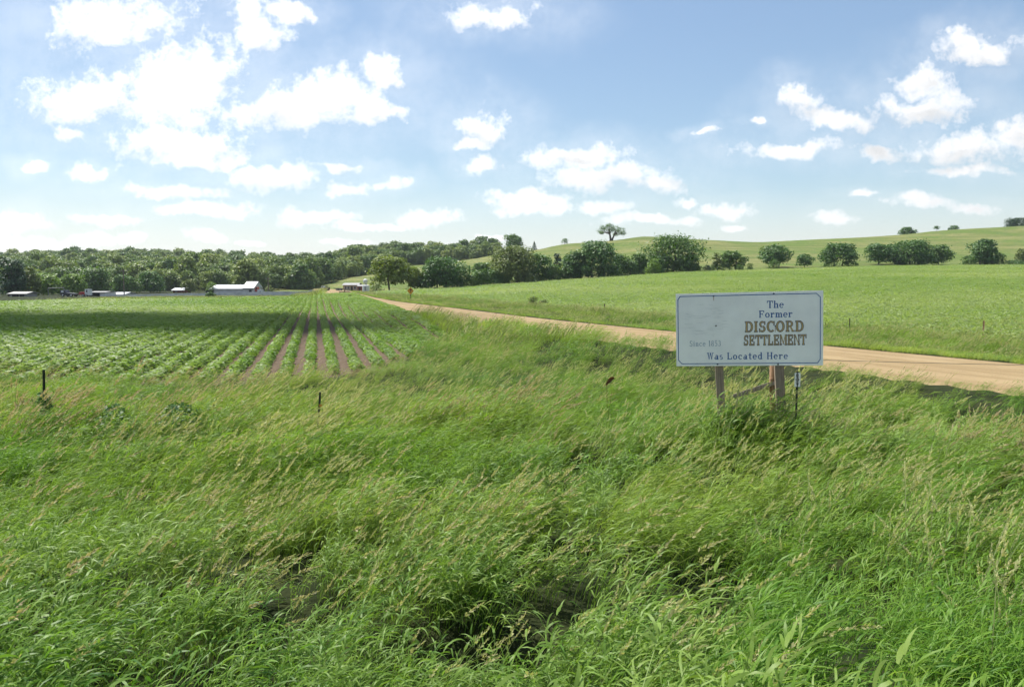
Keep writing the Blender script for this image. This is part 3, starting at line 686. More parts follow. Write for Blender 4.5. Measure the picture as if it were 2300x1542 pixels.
def crown_mesh(w, h, z0, r, n, shape='round', leaf=0.36, dep=None, holes_=0.0):
    """leaf cloud: leaves on many small lobes spread through an egg-shaped crown of width w from z0 to h"""
    dep = dep or w; ch = h - z0; nl = max(9, int(13 + 1.5 * w))
    lo = []
    for i in range(nl):
        a = r.uniform(0, 6.28); kz = (i + r.uniform(0, 1)) / nl
        if shape == 'dome': prof = math.sqrt(max(0, 1 - (kz * 0.96) ** 2)) * (0.9 + 0.1 * kz)
        elif shape == 'tall': prof = (0.62 + 0.38 * math.sin(math.pi * (0.15 + 0.8 * kz)))* (1 if kz < 0.85 else 0.7)
        elif shape == 'spruce': prof = 1.02 - kz
        else: prof = math.sin(math.pi * ((0.16 if z0 > 0.09 * h else 0.30) + (0.74 if z0 > 0.09 * h else 0.60) * kz)) ** 0.7
        q = prof * math.sqrt(r.uniform(0.12, 1)) * r.uniform(0.66, 0.92)
        rr = (0.11 + 0.20 * r.uniform()) * min(w, ch * 1.4) * (0.6 + 0.4 * prof)
        lo.append((math.cos(a) * q * w / 2, math.sin(a) * q * dep / 2, z0 + ch * (0.06 + 0.88 * kz) , rr, rr * r.uniform(0.62, 0.95)))
    lo = np.array(lo)
    lo[:, 2] = np.minimum(lo[:, 2], h - lo[:, 4] * 0.9)
    wgt = lo[:, 3] ** 2; ix = r.choice(nl, n, p=wgt / wgt.sum())
    d = r.normal(0, 1, (n, 3)); d /= np.linalg.norm(d, axis=1)[:, None]; d[:, 2] = np.where(d[:, 2] < -0.45, -d[:, 2], d[:, 2])
    rad = r.uniform(0.45, 1.0, n) ** 0.5 * (1 + r.normal(0, 0.10, n)) * (1 + 0.13 * np.sin(d[:, 0] * 7 + ix) + 0.13 * np.sin(d[:, 2] * 8 + 2 * ix))
    c = lo[ix, :3] + d * np.stack([lo[ix, 3], lo[ix, 3], lo[ix, 4]], 1) * rad[:, None]
    fill = r.uniform(0, 1, n) < 0.22                      # leaves through the whole crown, not only on the lobes
    kz = np.clip((c[:, 2] - z0) / ch, 0.03, 0.97); pr = (np.sqrt(np.maximum(0, 1 - (kz * .96) ** 2)) if shape == 'dome' else (1.0 - kz if shape == 'spruce' else np.sin(math.pi * (0.22 + 0.68 * kz)) ** 0.7))
    af = r.uniform(0, 6.28, n); qf = pr * r.uniform(0.3, 0.92, n)
    c[fill, 0] = (np.cos(af) * qf * w / 2)[fill]; c[fill, 1] = (np.sin(af) * qf * dep / 2)[fill]
    c[:, 0] = np.clip(c[:, 0], -w * 0.54, w * 0.54)
    nm = d * 0.8 + np.array([0, 0, 0.45]) + r.normal(0, 0.45, (n, 3)); nm /= np.linalg.norm(nm, axis=1)[:, None]
    sz = leaf * r.uniform(0.6, 1.35, n)
    v, f, rn = leaf_quads(c, nm, sz, sz * 0.8, r)
    # light and dark clumps come from lobe-sized colour groups of leaves
    lobe_t = r.uniform(0, 1, nl); rn = np.clip(0.6 * rn + 0.4 * np.repeat(lobe_t[ix], 4), 0, 1)
    return v, f, rn, lo
TREES = []
def tree(name, u, vb, vt, wpx, Y, kind, label, shape='round', cat='tree', trunk=0.16, stems=1, n=None, group=None, leaf=None, lean=0.0, limbs=5):
    p = V(u, vb, Y); z = H(p.x, p.y); top = V(u, vt, Y).z; h = max(top - z, 0.5); w = wpx / F * Y * 1.26
    r = np.random.default_rng(int(u * 7 + vt)); n = n or int(np.clip(w * h * 48, 700, 7500))
    leaf = leaf or float(np.clip(0.085 * math.sqrt(w * h), 0.26, 0.60))
    o = empty(name, (p.x, p.y, z - 0.05), label, cat, group)
    v, f, rn, lo = crown_mesh(w, h, h * trunk, r, n, shape, leaf)
    v[:, 0] += lean * v[:, 2]
    me = np_mesh('crown', v, f, {'rnd': rn}); me.materials.append(LEAF[kind]); link(bpy.data.objects.new('crown', me), o)
    tb = MB(); tr = max(0.05, 0.028 * h)
    for s in range(stems):
        a = r.uniform(0, 6.28); sx = 0 if stems == 1 else (s - (stems - 1) / 2) * w * 0.22
        top_ = Vector((sx * 1.3 + lean * h * .6, r.uniform(-.1, .1) * w, h * 0.72)); mid = Vector((sx + r.uniform(-.04, .04) * w + lean * h * .3, 0, h * 0.36))
        tb.tube([(sx * 0.75, 0, -0.3), (sx * 0.8, 0, 0.1), mid, top_], [tr * 1.35, tr, tr * 0.75, tr * 0.25], 7)
        for i in r.choice(len(lo), min(limbs, len(lo)), replace=False):
            st_ = mid.lerp(top_, r.uniform(-0.25, 0.5)); e = Vector(lo[i, :3]) + Vector((lean * lo[i, 2], 0, 0))
            tb.tube([st_, st_.lerp(e, 0.5) + Vector((0, 0, 0.05 * h)), e], [tr * 0.45, tr * 0.3, tr * 0.1], 5)
    tb.build('trunk', BARK, o, smooth=True)
    return o
EDGE = 'trees along the top of the right-hand field'
tl = [
 ('cottonwood_tree',875,654,577,86,222,'yellow','yellowish spreading tree beside the farm end of the road','round',.18,1),
 ('field_tree',931,650,600,38,226,'yellow','small yellowish tree between the spreading roadside tree and the dark broad tree','round',.1,1),
 ('broad_tree',992,649,577,92,228,'dark','dark broad tree standing just right of the yellow road sign','round',.05,2),
 ('field_bush',1047,643,606,28,232,'dark','narrow dark bush left of the small rounded bush at field edge','tall',.03,1),
 ('back_tree',1084,630,590,50,262,'mid','mid green tree behind the bushes left of the olive willow','round',.08,1),
 ('field_bush',1086,642,604,44,234,'mid','small rounded bush at the field edge left of the olive willow','dome',.02,1),
 ('willow_tree',1150,640,554,94,242,'olive','large olive grey willow tree, widest of the field edge','round',.03,2),
 ('field_tree',1212,630,570,42,246,'dark','dark tree close against the right side of the olive willow','tall',.04,1),
 ('cedar_tree',1253,606,568,19,262,'blue','slim dark cedar on the slope left of the large dark twin tree','tall',.06,1),
 ('field_bush',1243,626,594,38,249,'mid','green bush below the slim dark cedar','dome',.02,1),
 ('broad_tree',1288,628,566,54,251,'dark','shorter left half of the large dark tree pair','round',.03,1),
 ('broad_tree',1338,628,542,78,252,'dark','tallest dark rounded tree below the lone hilltop oak','round',.03,2),
 ('field_tree',1397,616,572,44,262,'mid','mid green small tree right of the tallest dark tree','round',.04,1),
 ('field_tree',1434,613,570,38,264,'mid','leafy small tree touching the left side of the big cottonwood','round',.04,1),
 ('cottonwood_tree',1512,610,528,118,266,'mid','big spreading cottonwood with open crown, nearest to the sign top','round',.05,3),
 ('field_bush',1469,617,580,32,256,'light','light green bush in front of the big cottonwood','dome',.02,1),
 ('shrub',1588,608,594,16,264,'blue','tiny dark shrub right of the big cottonwood','dome',.02,1),
 ('sapling',1611,608,566,20,266,'olive','thin grey green sapling right of the big cottonwood','tall',.06,1),
 ('field_tree',1645,607,564,52,268,'mid','loose bright tree above the left part of the sign','round',.12,2),
 ('shrub',1661,614,594,18,262,'mid','small shrub in front of the loose bright tree','dome',.02,1),
 ('shrub',1683,609,590,14,264,'mid','upright small shrub right of the loose bright tree','tall',.02,1),
 ('field_tree',1743,594,549,56,288,'dark','ragged dark tree above the right part of the sign','round',.14,2),
 ('shrub',1738,609,582,24,268,'mid','shrub at the field edge below the ragged dark tree','round',.03,1),
 ('round_tree',1807,599,570,35,282,'dark','small round dark tree standing alone right of the sign','round',.14,1),
 ('dome_tree',1882,600,547,82,284,'dark','wide dome shaped dark tree on two trunks','dome',.20,2),
 ('round_tree',1973,594,547,57,296,'dark','round dark tree left of the widest dark thicket','round',.12,1),
 ('broad_tree',2044,594,540,88,297,'dark','widest dark thicket tree of the right-hand slope','round',.06,3),
 ('field_tree',2108,590,550,46,300,'mid','ragged tree with drooping top right of the widest thicket','round',.08,1),
 ('field_tree',2207,588,537,48,306,'dark','tall dark tree near the right edge of the slope','tall',.07,2),
 ('shrub',2177,588,573,36,304,'mid','low shrub left of the tall dark tree near right edge','dome',.02,1),
 ('shrub',2243,586,568,26,306,'mid','rounded shrub right of the tall dark tree near right edge','dome',.02,1),
 ('shrub',2278,598,583,44,302,'dark','low dark shrub at the right edge of the field top','dome',.02,1),
 ('field_tree',2296,590,558,28,310,'olive','olive tree cut by the right edge of the picture','round',.05,1),
 # hill top
 ('hill_tree',1152,560,527,34,436,'mid','round topped tree on the left end of the grassy ridge','tall',.05,1),
 ('shrub',1268,548,535,15,444,'dark','dark shrub on the ridge left of the lone oak','dome',.02,1),
 ('dome_tree',2038,524,510,34,505,'dark','half hidden dome of leaves behind the right-hand ridge','dome',.02,1),
 ('hill_tree',2103,527,507,15,480,'dark','small lollipop shaped tree on the right-hand ridge','round',.35,1),
 ('shrub',2144,516,506,20,505,'dark','low shrub on the ridge right of the lollipop tree','dome',.02,1),
 ('shrub',2131,517,511,6,502,'dark','tiny shrub just right of the lollipop tree on the ridge','dome',.02,1),
 ('dome_tree',2290,506,489,60,545,'blue','dark wooded top behind the ridge at the right edge','dome',.02,2),
 # left wood edge and farm
 ('evergreen_tree',26,668,582,52,215,'blue','very dark tall evergreen at the left edge of the picture','tall',.03,2),
 ('grey_tree',64,662,598,44,232,'olive','grey green tree right of the dark evergreen','tall',.04,1),
 ('farm_tree',108,662,614,56,240,'light','left one of two light green trees behind the dark machine','dome',.04,1),
 ('farm_tree',162,658,616,54,246,'light','right one of two light green trees behind the dark machine','dome',.04,1),
 ('farm_tree',212,655,600,60,290,'mid','taller mid green tree behind the red and white truck','round',.05,1),
 ('farm_tree',284,656,618,62,285,'mid','bushy green tree beside the utility pole','dome',.04,1),
 ('farm_tree',338,656,610,56,292,'dark','bushy dark green tree right of the utility pole','dome',.04,1),
 ('farm_tree',427,653,626,30,282,'olive','olive bush between the small shed and the long barn','round',.05,1),
 ('farm_tree',473,650,632,16,300,'light','small pale arching tree behind the left end of the barn','tall',.1,1),
 ('shrub',473,668,655,18,168,'dark','small dark round bush in front of the barn at crop edge','round',.02,1),
 ('shrub',605,654,640,18,270,'olive','small olive shrub right of the barn','round',.02,1),
 ('shrub',845,657,637,26,205,'olive','olive shrub at the foot of the spreading roadside tree','round',.02,1),
 ('shrub',707,664,658,12,172,'dark','tiny dark weed clump at the far end of the crop rows','dome',.02,1),
 ('shrub',787,680,671,12,118,'olive','small brownish weed clump left of the road bend','dome',.02,1),
 ('shrub',1196,688,664,20,88,'olive','narrow spiky shrub by the right verge of the road','tall',.02,1),
 ('shrub',1220,688,672,26,87,'olive','low rounded shrub beside the spiky one on the right verge','dome',.02,1),
]
for (nm, u, vb, vt, wp, Y, kd, lab, shp, tk, stn) in tl:
    cat = 'shrub' if ('shrub' in nm or 'bush' in nm) else 'tree'
    tree(nm, u, vb, vt, wp, Y, kd, lab, shp, cat, tk, stn, leaf=0.13 if Y < 130 else None)
UNDER = ['left of the dark broad tree', 'at the right foot of the dark broad tree', 'between the narrow dark bush and the rounded bush', 'at the left foot of the olive willow', 'in front of the olive willow', 'at the right foot of the olive willow', 'just right of the dark tree beside the willow', 'at the left foot of the shorter dark half tree', 'between the two halves of the dark tree pair', 'at the right foot of the tallest dark tree', 'right beside the tallest dark tree, lower than its neighbour', 'between the two small trees left of the cottonwood', 'left of the light green bush by the cottonwood', 'inside the right half of the big cottonwood', 'at the right foot of the big cottonwood', 'behind the light green bush by the cottonwood', 'at the left foot of the loose bright tree', 'at the foot of the thin sapling', 'under the right side of the wide dome tree', 'under the left side of the wide dome tree', 'at the left foot of the widest thicket', 'at the right foot of the widest thicket', 'at the right foot of the tall dark tree near the right edge']
for (u, vb, vt, wp, Y, kd) in ((958,650,612,34,227,'mid'),(1018,647,606,36,230,'dark'),(1064,643,616,30,233,'mid'),(1110,641,606,34,238,'dark'),(1128,640,612,34,240,'mid'),(1182,637,610,36,243,'dark'),
        (1228,629,600,26,247,'dark'),(1268,630,600,32,250,'mid'),(1306,629,590,40,250,'dark'),(1364,626,592,34,253,'dark'),(1381,621,594,28,256,'mid'),(1416,617,586,30,260,'dark'),(1452,614,588,28,262,'dark'),(1540,612,572,44,263,'mid'),(1560,611,590,26,262,'dark'),(1483,613,572,40,264,'dark'),
        (1630,609,590,24,266,'mid'),(1606,609,594,18,265,'mid'),(1908,600,584,34,282,'mid'),(1866,600,586,30,282,'mid'),(2020,594,572,30,296,'dark'),(2076,593,566,34,297,'dark'),(2222,588,572,30,305,'mid')):
    tree('understory_bush', u, vb, vt, wp * 1.3, Y, kd, 'low green bush ' + UNDER.pop(0), 'dome', 'shrub', .02, 1, group='understory bushes along the field edge', limbs=2)
# lone oak: forked trunk with separate leaf masses
def lone_oak(u, vb, vt, wpx, Y):
    p = V(u, vb, Y); z = H(p.x, p.y); h = V(u, vt, Y).z - z; w = wpx / F * Y
    o = empty('oak_tree', (p.x, p.y, z - 0.05), 'lone forked tree standing on the hill crest against the sky', 'tree')
    r = np.random.default_rng(77); ps = []; ends = [(-.36,.62,.20),(-.30,.82,.16),(-.08,.78,.21),(-.12,.90,.15),(.16,.72,.22),(.36,.62,.20),(.42,.42,.15),(.22,.42,.16),(-.40,.46,.10),(.02,.64,.16)]
    tb = MB(); tb.tube([(-.02*w,0,-.4),(-.03*w,0,.1*h),(-.06*w,0,.38*h),(-.12*w,0,.7*h)], [.055*w,.042*w,.034*w,.015*w], 8)
    tb.tube([(.03*w,0,-.3),(.05*w,0,.12*h),(.13*w,.02*w,.36*h),(.2*w,0,.6*h)], [.045*w,.036*w,.028*w,.012*w], 8)
    for (ex, ez, er) in ends:
        n = 300; d = r.normal(0, 1, (n, 3)); d /= np.linalg.norm(d, axis=1)[:, None]; c0 = np.array([ex*w, r.uniform(-.25,.25)*w, ez*h])
        c = c0 + d * np.array([er*w, er*w, er*w*.62]) * (r.uniform(.35,1,n)**.5 * (1+r.normal(0,.16,n)))[:, None]
        nm = d*.6 + np.array([0,0,.5]) + r.normal(0,.5,(n,3)); nm /= np.linalg.norm(nm,axis=1)[:,None]; s = .42*r.uniform(.6,1.3,n)
        v, f, rn = leaf_quads(c, nm, s, s*.8, r); ps.append((v, f, rn, 0))
        b0 = Vector((-.06*w,0,.38*h)) if ex < 0.05 else Vector((.13*w,.02*w,.36*h))
        tb.tube([b0, b0.lerp(Vector(c0), .55) + Vector((0,0,.04*h)), Vector(c0)], [.02*w,.014*w,.006*w], 5)
    v, f, rn, _ = join(ps); me = np_mesh('crown', v, f, {'rnd': rn}); me.materials.append(LEAF['mid']); link(bpy.data.objects.new('crown', me), o)
    tb.build('trunk', BARK, o, smooth=True)
lone_oak(1373, 542, 503, 56, 446)
def spruce(u, vb, vt, wpx, Y, label):
    p = V(u, vb, Y); z = H(p.x, p.y); h = V(u, vt, Y).z - z; w = wpx / F * Y; r = np.random.default_rng(int(u))
    o = empty('spruce_tree', (p.x, p.y, z - 0.05), label, 'tree')
    n = 1300; k = r.uniform(0, 1, n) ** 1.3; tier = np.floor(k * 9) / 9; a = r.uniform(0, 6.28, n)
    rad = (1.03 - k) * w / 2 * (1.12 - 0.35 * (k - tier) * 9) * r.uniform(.55, 1.05, n)
    c = np.stack([np.cos(a)*rad, np.sin(a)*rad, h*(.04+.94*k) - rad*.15], 1)
    nm = np.stack([np.cos(a)*.7, np.sin(a)*.7, .6+0*a], 1) + r.normal(0,.3,(n,3)); nm /= np.linalg.norm(nm,axis=1)[:,None]; s = .07*h*r.uniform(.6,1.3,n)
    v, f, rn = leaf_quads(c, nm, s, s*.5, r); me = np_mesh('crown', v, f, {'rnd': rn}); me.materials.append(LEAF['blue']); link(bpy.data.objects.new('crown', me), o)
    MB().tube([(0,0,-.3),(0,0,h*.3),(0,0,h*.96)], [.025*h,.02*h,.004*h], 6).build('trunk', BARK, o, smooth=True)
spruce(1200, 563, 541, 17, 436, 'small dark spruce on the ridge right of the round topped tree')
spruce(1448, 542, 529, 11, 450, 'tiny dark spruce below the rounded mound of the ridge')
# far wood
wl = lib('wood_crowns'); r = np.random.default_rng(31)
WOODM = leaf_mat('foliage_wood', (0.055, 0.115, 0.034), (0.140, 0.215, 0.064), (0.235, 0.290, 0.078), trans=0.22, rough=0.55, spec=0.25)
for i in range(7):
    v, f, rn, lo = crown_mesh(9.0, 8.5, 0.6, r, 1500, 'dome' if i % 2 else 'round', 0.80); lib_add(wl, 'w%02d' % i, np_mesh('wood_crown', v, f, {'rnd': rn}), WOODM)
n = 26000; x = r.uniform(-620, 60, n); y = r.uniform(300, 760, n); u = CX + F * x / y
front = np.interp(u, [-400, 250, 560, 690, 760, 830, 900, 1120], [312, 325, 330, 345, 395, 440, 500, 520])
k = (u > -380) & (u < 1115) & (y > front)
x, y = x[k], y[k]
# thin out to a natural spacing
cell = {}; keep = []
for i in range(len(x)):
    c_ = (int(x[i] // 5.4), int(y[i] // 5.4))
    if c_ not in cell: cell[c_] = 1; keep.append(i)
x, y = x[keep], y[keep]; n = len(x); s = r.uniform(0.62, 1.12, n) * np.where(r.uniform(0, 1, n) < 0.16, 1.35, 1.0)
hs = s * r.uniform(0.85, 1.2, n)
scatter('far_wood', np.stack([x, y, height(x, y) - 0.3], 1), np.stack([0*x, 0*x, r.uniform(0, 6.28, n)], 1), np.stack([s, s, hs], 1), r.integers(0, 7, n),
        np.clip(0.38 + 0.35 * vnoise(x, y, 0.05, 81) + r.normal(0, .36, n), 0, 1), wl, 'dense green wood covering the far hillside on the left')
#@@OBJECTS
# ------------------------------------------------------------------ sign lettering: a small slab-serif alphabet
class Glyph:
    def __init__(s, g=0.0): s.P = []; s.g = g
    def bar(s, x0, y0, x1, y1):
        g = s.g; s.P.append([(x0-g,y0-g),(x1+g,y0-g),(x1+g,y1+g),(x0-g,y1+g)])
    def poly(s, pts):
        if s.g:
            cx = sum(p[0] for p in pts)/len(pts); cy = sum(p[1] for p in pts)/len(pts); q = []
            for x, y in pts: q.append((x + math.copysign(s.g, x-cx), y + math.copysign(s.g, y-cy)))
            pts = q
        s.P.append(pts)
    def arc(s, cx, cy, rx, ry, tx, ty, a0=0, a1=360, n=22):
        g = s.g
        for i in range(n):
            p = [math.radians(a0+(a1-a0)*k/n) for k in (i, i+1)]
            o = [(cx+(rx+g)*math.cos(q), cy+(ry+g)*math.sin(q)) for q in p]
            e = [(cx+max(rx-tx-g,0.01)*math.cos(q), cy+max(ry-ty-g,0.01)*math.sin(q)) for q in p]
            s.P.append([o[0], o[1], e[1], e[0]])
    def stem(s, x, y0, y1, top='both', bot='both', S=.17, e=.075, t=.065):
        s.bar(x, y0, x+S, y1)
        if top: s.bar(x-e, y1-t, x+S+(e if top == 'both' else -.01), y1)
        if bot: s.bar(x-e, y0, x+S+e, y0+t)
X = .66
def glyph(c, g=0.0):
    q = Glyph(g); T = .075; S = .17
    if c == 'T': q.stem(.36,0,1,None); q.bar(0,.92,.89,1); q.poly([(0,.70),(.05,.70),(.10,.92),(0,.92)]); q.poly([(.84,.70),(.89,.70),(.89,.92),(.79,.92)]); w=.89
    elif c == 'h': q.stem(.08,0,1,'l'); q.stem(.50,0,.42,None); q.arc(.46,.42,.21,.24,S,T,0,150,12); w=.76
    elif c == 'e': q.arc(.33,.33,.33,.34,.15,T,0,318); q.bar(.12,.33,.63,.40); w=.68
    elif c == 'F': q.stem(.08,0,1); q.bar(.2,.92,.78,1); q.poly([(.72,.70),(.78,.70),(.78,.92),(.66,.92)]); q.bar(.25,.47,.55,.54); q.bar(.53,.38,.58,.63); w=.84
    elif c == 'E': q.stem(.08,0,1); q.bar(.2,.92,.78,1); q.poly([(.72,.70),(.78,.70),(.78,.92),(.66,.92)]); q.bar(.25,.47,.55,.54); q.bar(.53,.38,.58,.63); q.bar(.2,0,.80,.08); q.poly([(.68,.08),(.80,.08),(.80,.30),(.74,.30)]); w=.86
    elif c == 'L': q.stem(.08,0,1); q.bar(.2,0,.76,.08); q.poly([(.64,.08),(.76,.08),(.76,.32),(.70,.32)]); w=.80
    elif c == 'o': q.arc(.34,.33,.34,.34,.16,T); w=.72
    elif c == 'r': q.stem(.08,0,X,'l'); q.arc(.44,.44,.22,.22,.09,.09,60,175,9); q.arc(.52,.55,.085,.085,.08,.08,0,360,10); w=.62
    elif c == 'm':
        q.stem(.08,0,X,'l')
        for x in (.46,.84): q.stem(x,0,.42,None); q.arc(x-.04,.42,.21,.24,S,T,0,150,12)
        w=1.1
    elif c == 'n': q.stem(.08,0,X,'l'); q.stem(.48,0,.42,None); q.arc(.44,.42,.21,.24,S,T,0,150,12); w=.76
    elif c == 'D': q.stem(.08,0,1); q.bar(.2,.92,.42,1); q.bar(.2,0,.42,.08); q.arc(.40,.5,.46,.5,.18,.08,-90,90); w=.92
    elif c == 'I': q.stem(.08,0,1); w=.40
    elif c == 'S': q.arc(.36,.73,.30,.28,.14,.09,40,262); q.arc(.36,.27,.33,.28,.15,.09,-140,85); q.bar(.60,.72,.66,.98); q.bar(.03,.02,.09,.28); w=.76
    elif c == 's': q.arc(.27,.48,.22,.19,.11,.07,40,262,14); q.arc(.27,.19,.25,.20,.12,.07,-140,85,14); w=.56
    elif c == 'C': q.arc(.46,.5,.46,.52,.18,.08,48,315); q.bar(.76,.66,.82,.98); w=.90
    elif c == 'c': q.arc(.33,.33,.33,.34,.15,T,50,315); q.arc(.50,.53,.085,.085,.08,.08,0,360,10); w=.66
    elif c == 'O': q.arc(.46,.5,.46,.52,.18,.08); w=.98
    elif c == 'R': q.stem(.08,0,1); q.bar(.2,.92,.46,1); q.bar(.2,.46,.46,.53); q.arc(.44,.73,.30,.27,.16,.075,-90,90,14); q.poly([(.40,.48),(.57,.48),(.86,0),(.66,0)]); q.bar(.66,0,.92,.06); w=.94
    elif c == 'M': q.stem(.06,0,1,'l',S=.09); q.stem(.86,0,1,None); q.bar(.84,.93,1.10,1); q.poly([(.06,1),(.26,1),(.58,.12),(.47,.12)]); q.poly([(.47,.12),(.58,.12),(.90,1),(.80,1)]); w=1.12
    elif c == 'N': q.stem(.06,0,1,'l',S=.08); q.stem(.74,0,1,S=.08); q.poly([(.06,1),(.27,1),(.82,0),(.72,0)]); w=.92
    elif c == 'W':
        for x in (0,.42): q.poly([(x+.06,1),(x+.24,1),(x+.38,0),(x+.30,0)]); q.poly([(x+.30,0),(x+.38,0),(x+.56,1),(x+.48,1)])
        q.bar(-.02,.94,.33,1); q.bar(.86,.94,1.08,1); w=1.08
    elif c == 'a': q.stem(.40,0,.44,None,None); q.arc(.35,.45,.22,.21,.16,T,0,160,12); q.arc(.24,.19,.24,.20,.14,T); q.bar(.5,0,.66,.06); w=.68
    elif c == 't': q.stem(.16,.06,.90,None,None,S=.16); q.bar(.02,X-.07,.48,X); q.arc(.36,.14,.20,.15,.14,.07,180,330,10); w=.54
    elif c == 'd': q.stem(.46,0,1,'l'); q.arc(.32,.33,.30,.34,.15,T); w=.76
    elif c == 'H': q.stem(.08,0,1); q.stem(.66,0,1); q.bar(.2,.47,.7,.54); w=.94
    elif c == 'i': q.stem(.08,0,X,'l'); q.arc(.165,.87,.10,.10,.099,.099,0,360,12); w=.38
    elif c == '1': q.stem(.2,0,1,None); q.poly([(.06,.86),(.2,.84),(.2,1),(.12,.92)]); w=.52
    elif c == '8': q.arc(.33,.74,.25,.26,.12,.07); q.arc(.33,.26,.31,.28,.14,.07); w=.70
    elif c == '5': q.bar(.08,.90,.56,1); q.bar(.08,.52,.15,.94); q.arc(.28,.32,.33,.32,.15,.08,-140,125,18); w=.68
    elif c == '3': q.arc(.28,.74,.27,.26,.13,.07,-85,150,16); q.arc(.28,.28,.31,.28,.14,.07,-150,88,16); w=.66
    else: w=.42
    return q.P, w
def lettering(text, width, hgt, g=0.0, gap=.10, center=True, layer=0):
    """polygons of a word in board coordinates (x right, z up), scaled to width x cap height"""
    P = []; x = 0.0
    for ch in text:
        ps, w_ = glyph(ch, g)
        P += [[(a + x, b) for a, b in q] for q in ps]; x += w_ + (gap if ch != ' ' else .12)
    k = width / (x - gap)
    return [[(a * k - (width / 2 if center else 0), b * hgt) for a, b in q] for q in P]
def letter_part(polys, ox, oz, name, mat, parent, depth):
    """flat paint just proud of the board face (board face is y = 0, towards -y)"""
    vs, fs = [], []
    for i, q in enumerate(polys):
        n = len(vs); d = -(depth + 0.00006 * (i % 12)); vs += [(ox + a, d, oz + b) for a, b in q]; fs.append(tuple(range(n, n + len(q))))
    me = bpy.data.meshes.new(name); me.from_pydata(vs, [], fs); me.materials.append(mat); me.update()
    return link(bpy.data.objects.new(name, me), parent)

PAINT_W = simple('sign_white', (0.90, 0.885, 0.855), 0.45, var=0.05, scale=2.5)
PAINT_B = simple('sign_blue', (0.030, 0.10, 0.30), 0.5, var=0.15, scale=20)
PAINT_N = simple('sign_navy', (0.05, 0.07, 0.13), 0.5, var=0.2, scale=20)
PAINT_G = simple('sign_gold', (0.46, 0.32, 0.125), 0.5, var=0.2, scale=25)
PAINT_F = simple('sign_faded_blue', (0.28, 0.34, 0.42), 0.55, var=0.25, scale=30)
PAINT_C = simple('sign_crackle', (0.46, 0.48, 0.48), 0.6, var=0.12, scale=30)
BOLT = simple('bolt_rust', (0.020, 0.014, 0.012), 0.6, 0.4)
RUST = simple('rust_stain', (0.42, 0.25, 0.14), 0.8, var=0.2, scale=30)
def wood_mat(name, a, b_, sc_=1.0):
    m, t, bs = mat_new(name); tc = t.new('ShaderNodeTexCoord').outputs['Object']
    mp = t.new('ShaderNodeMapping'); t.link(tc, mp.inputs[0]); mp.inputs['Scale'].default_value = (38 * sc_, 38 * sc_, 1.6 * sc_)
    n = t.noise(mp.outputs[0], 1.0, 5, 0.65); n2 = t.noise(tc, 3.0, 3)
    c = t.mix(t.rng(n, 0.3, 0.7), a, b_); c = t.mix(t.math('MULTIPLY', t.rng(n2, 0.5, 0.75), 0.5), c, tuple(x * 0.55 for x in a))
    t.link(c, bs.inputs['Base Color']); bs.inputs['Roughness'].default_value = 0.9
    bp = t.new('ShaderNodeBump'); bp.inputs['Strength'].default_value = 0.6; bp.inputs['Distance'].default_value = 0.006
    t.link(n, bp.inputs['Height']); t.link(bp.outputs[0], bs.inputs['Normal']); return m
POSTW = wood_mat('post_timber', (0.20, 0.150, 0.108), (0.34, 0.265, 0.195))
OLDW = wood_mat('old_timber', (0.20, 0.115, 0.065), (0.38, 0.235, 0.14))
RAILW = wood_mat('rail_timber', (0.17, 0.145, 0.115), (0.36, 0.315, 0.26))
WIRE = simple('fence_wire', (0.23, 0.21, 0.18), 0.45, 0.7)
STEEL = simple('post_steel_green', (0.018, 0.026, 0.022), 0.5, 0.2, var=0.25)
STEELB = simple('post_steel_brown', (0.035, 0.024, 0.018), 0.7, 0.2, var=0.3)

# --- the sign: placed by its four corners
YL, YR = 13.30, 12.84
bl = V(1519, 822, YL); br = V(1850, 820, YR); tl_ = V(1518, 660, YL); tr_ = V(1848, 652, YR)
ex = ((br - bl) + (tr_ - tl_)).normalized(); W_ = ((br - bl).length + (tr_ - tl_).length) / 2
ez = (tl_ - bl) + (tr_ - br); Hh = ez.length / 2; ez = (ez - ex * ez.dot(ex)).normalized(); ey = ez.cross(ex)
mid = (bl + br + tl_ + tr_) / 4; org = mid - ez * Hh / 2
sign = empty('signboard', org, 'white notice board with blue and gold lettering on two wooden posts', 'sign')
sign.matrix_world = Matrix(((ex.x, ey.x, ez.x, org.x), (ex.y, ey.y, ez.y, org.y), (ex.z, ey.z, ez.z, org.z), (0, 0, 0, 1)))
SW, SH = W_, Hh; HW = SW / 2
MB().box(-HW, HW, 0, 0.019, 0, SH).build('board', PAINT_W, sign, bevel=0.0015)
kx = SW / 331.0; kz = SH / 165.0
def bx(u, v):
    """picture position on the board face -> board coordinates"""
    fx = (u - 1519) / 330.0; top = 660 + (652 - 660) * fx; bot = 822 + (820 - 822) * fx
    return ((fx - 0.5) * SW, (bot - v) / (bot - top) * SH)
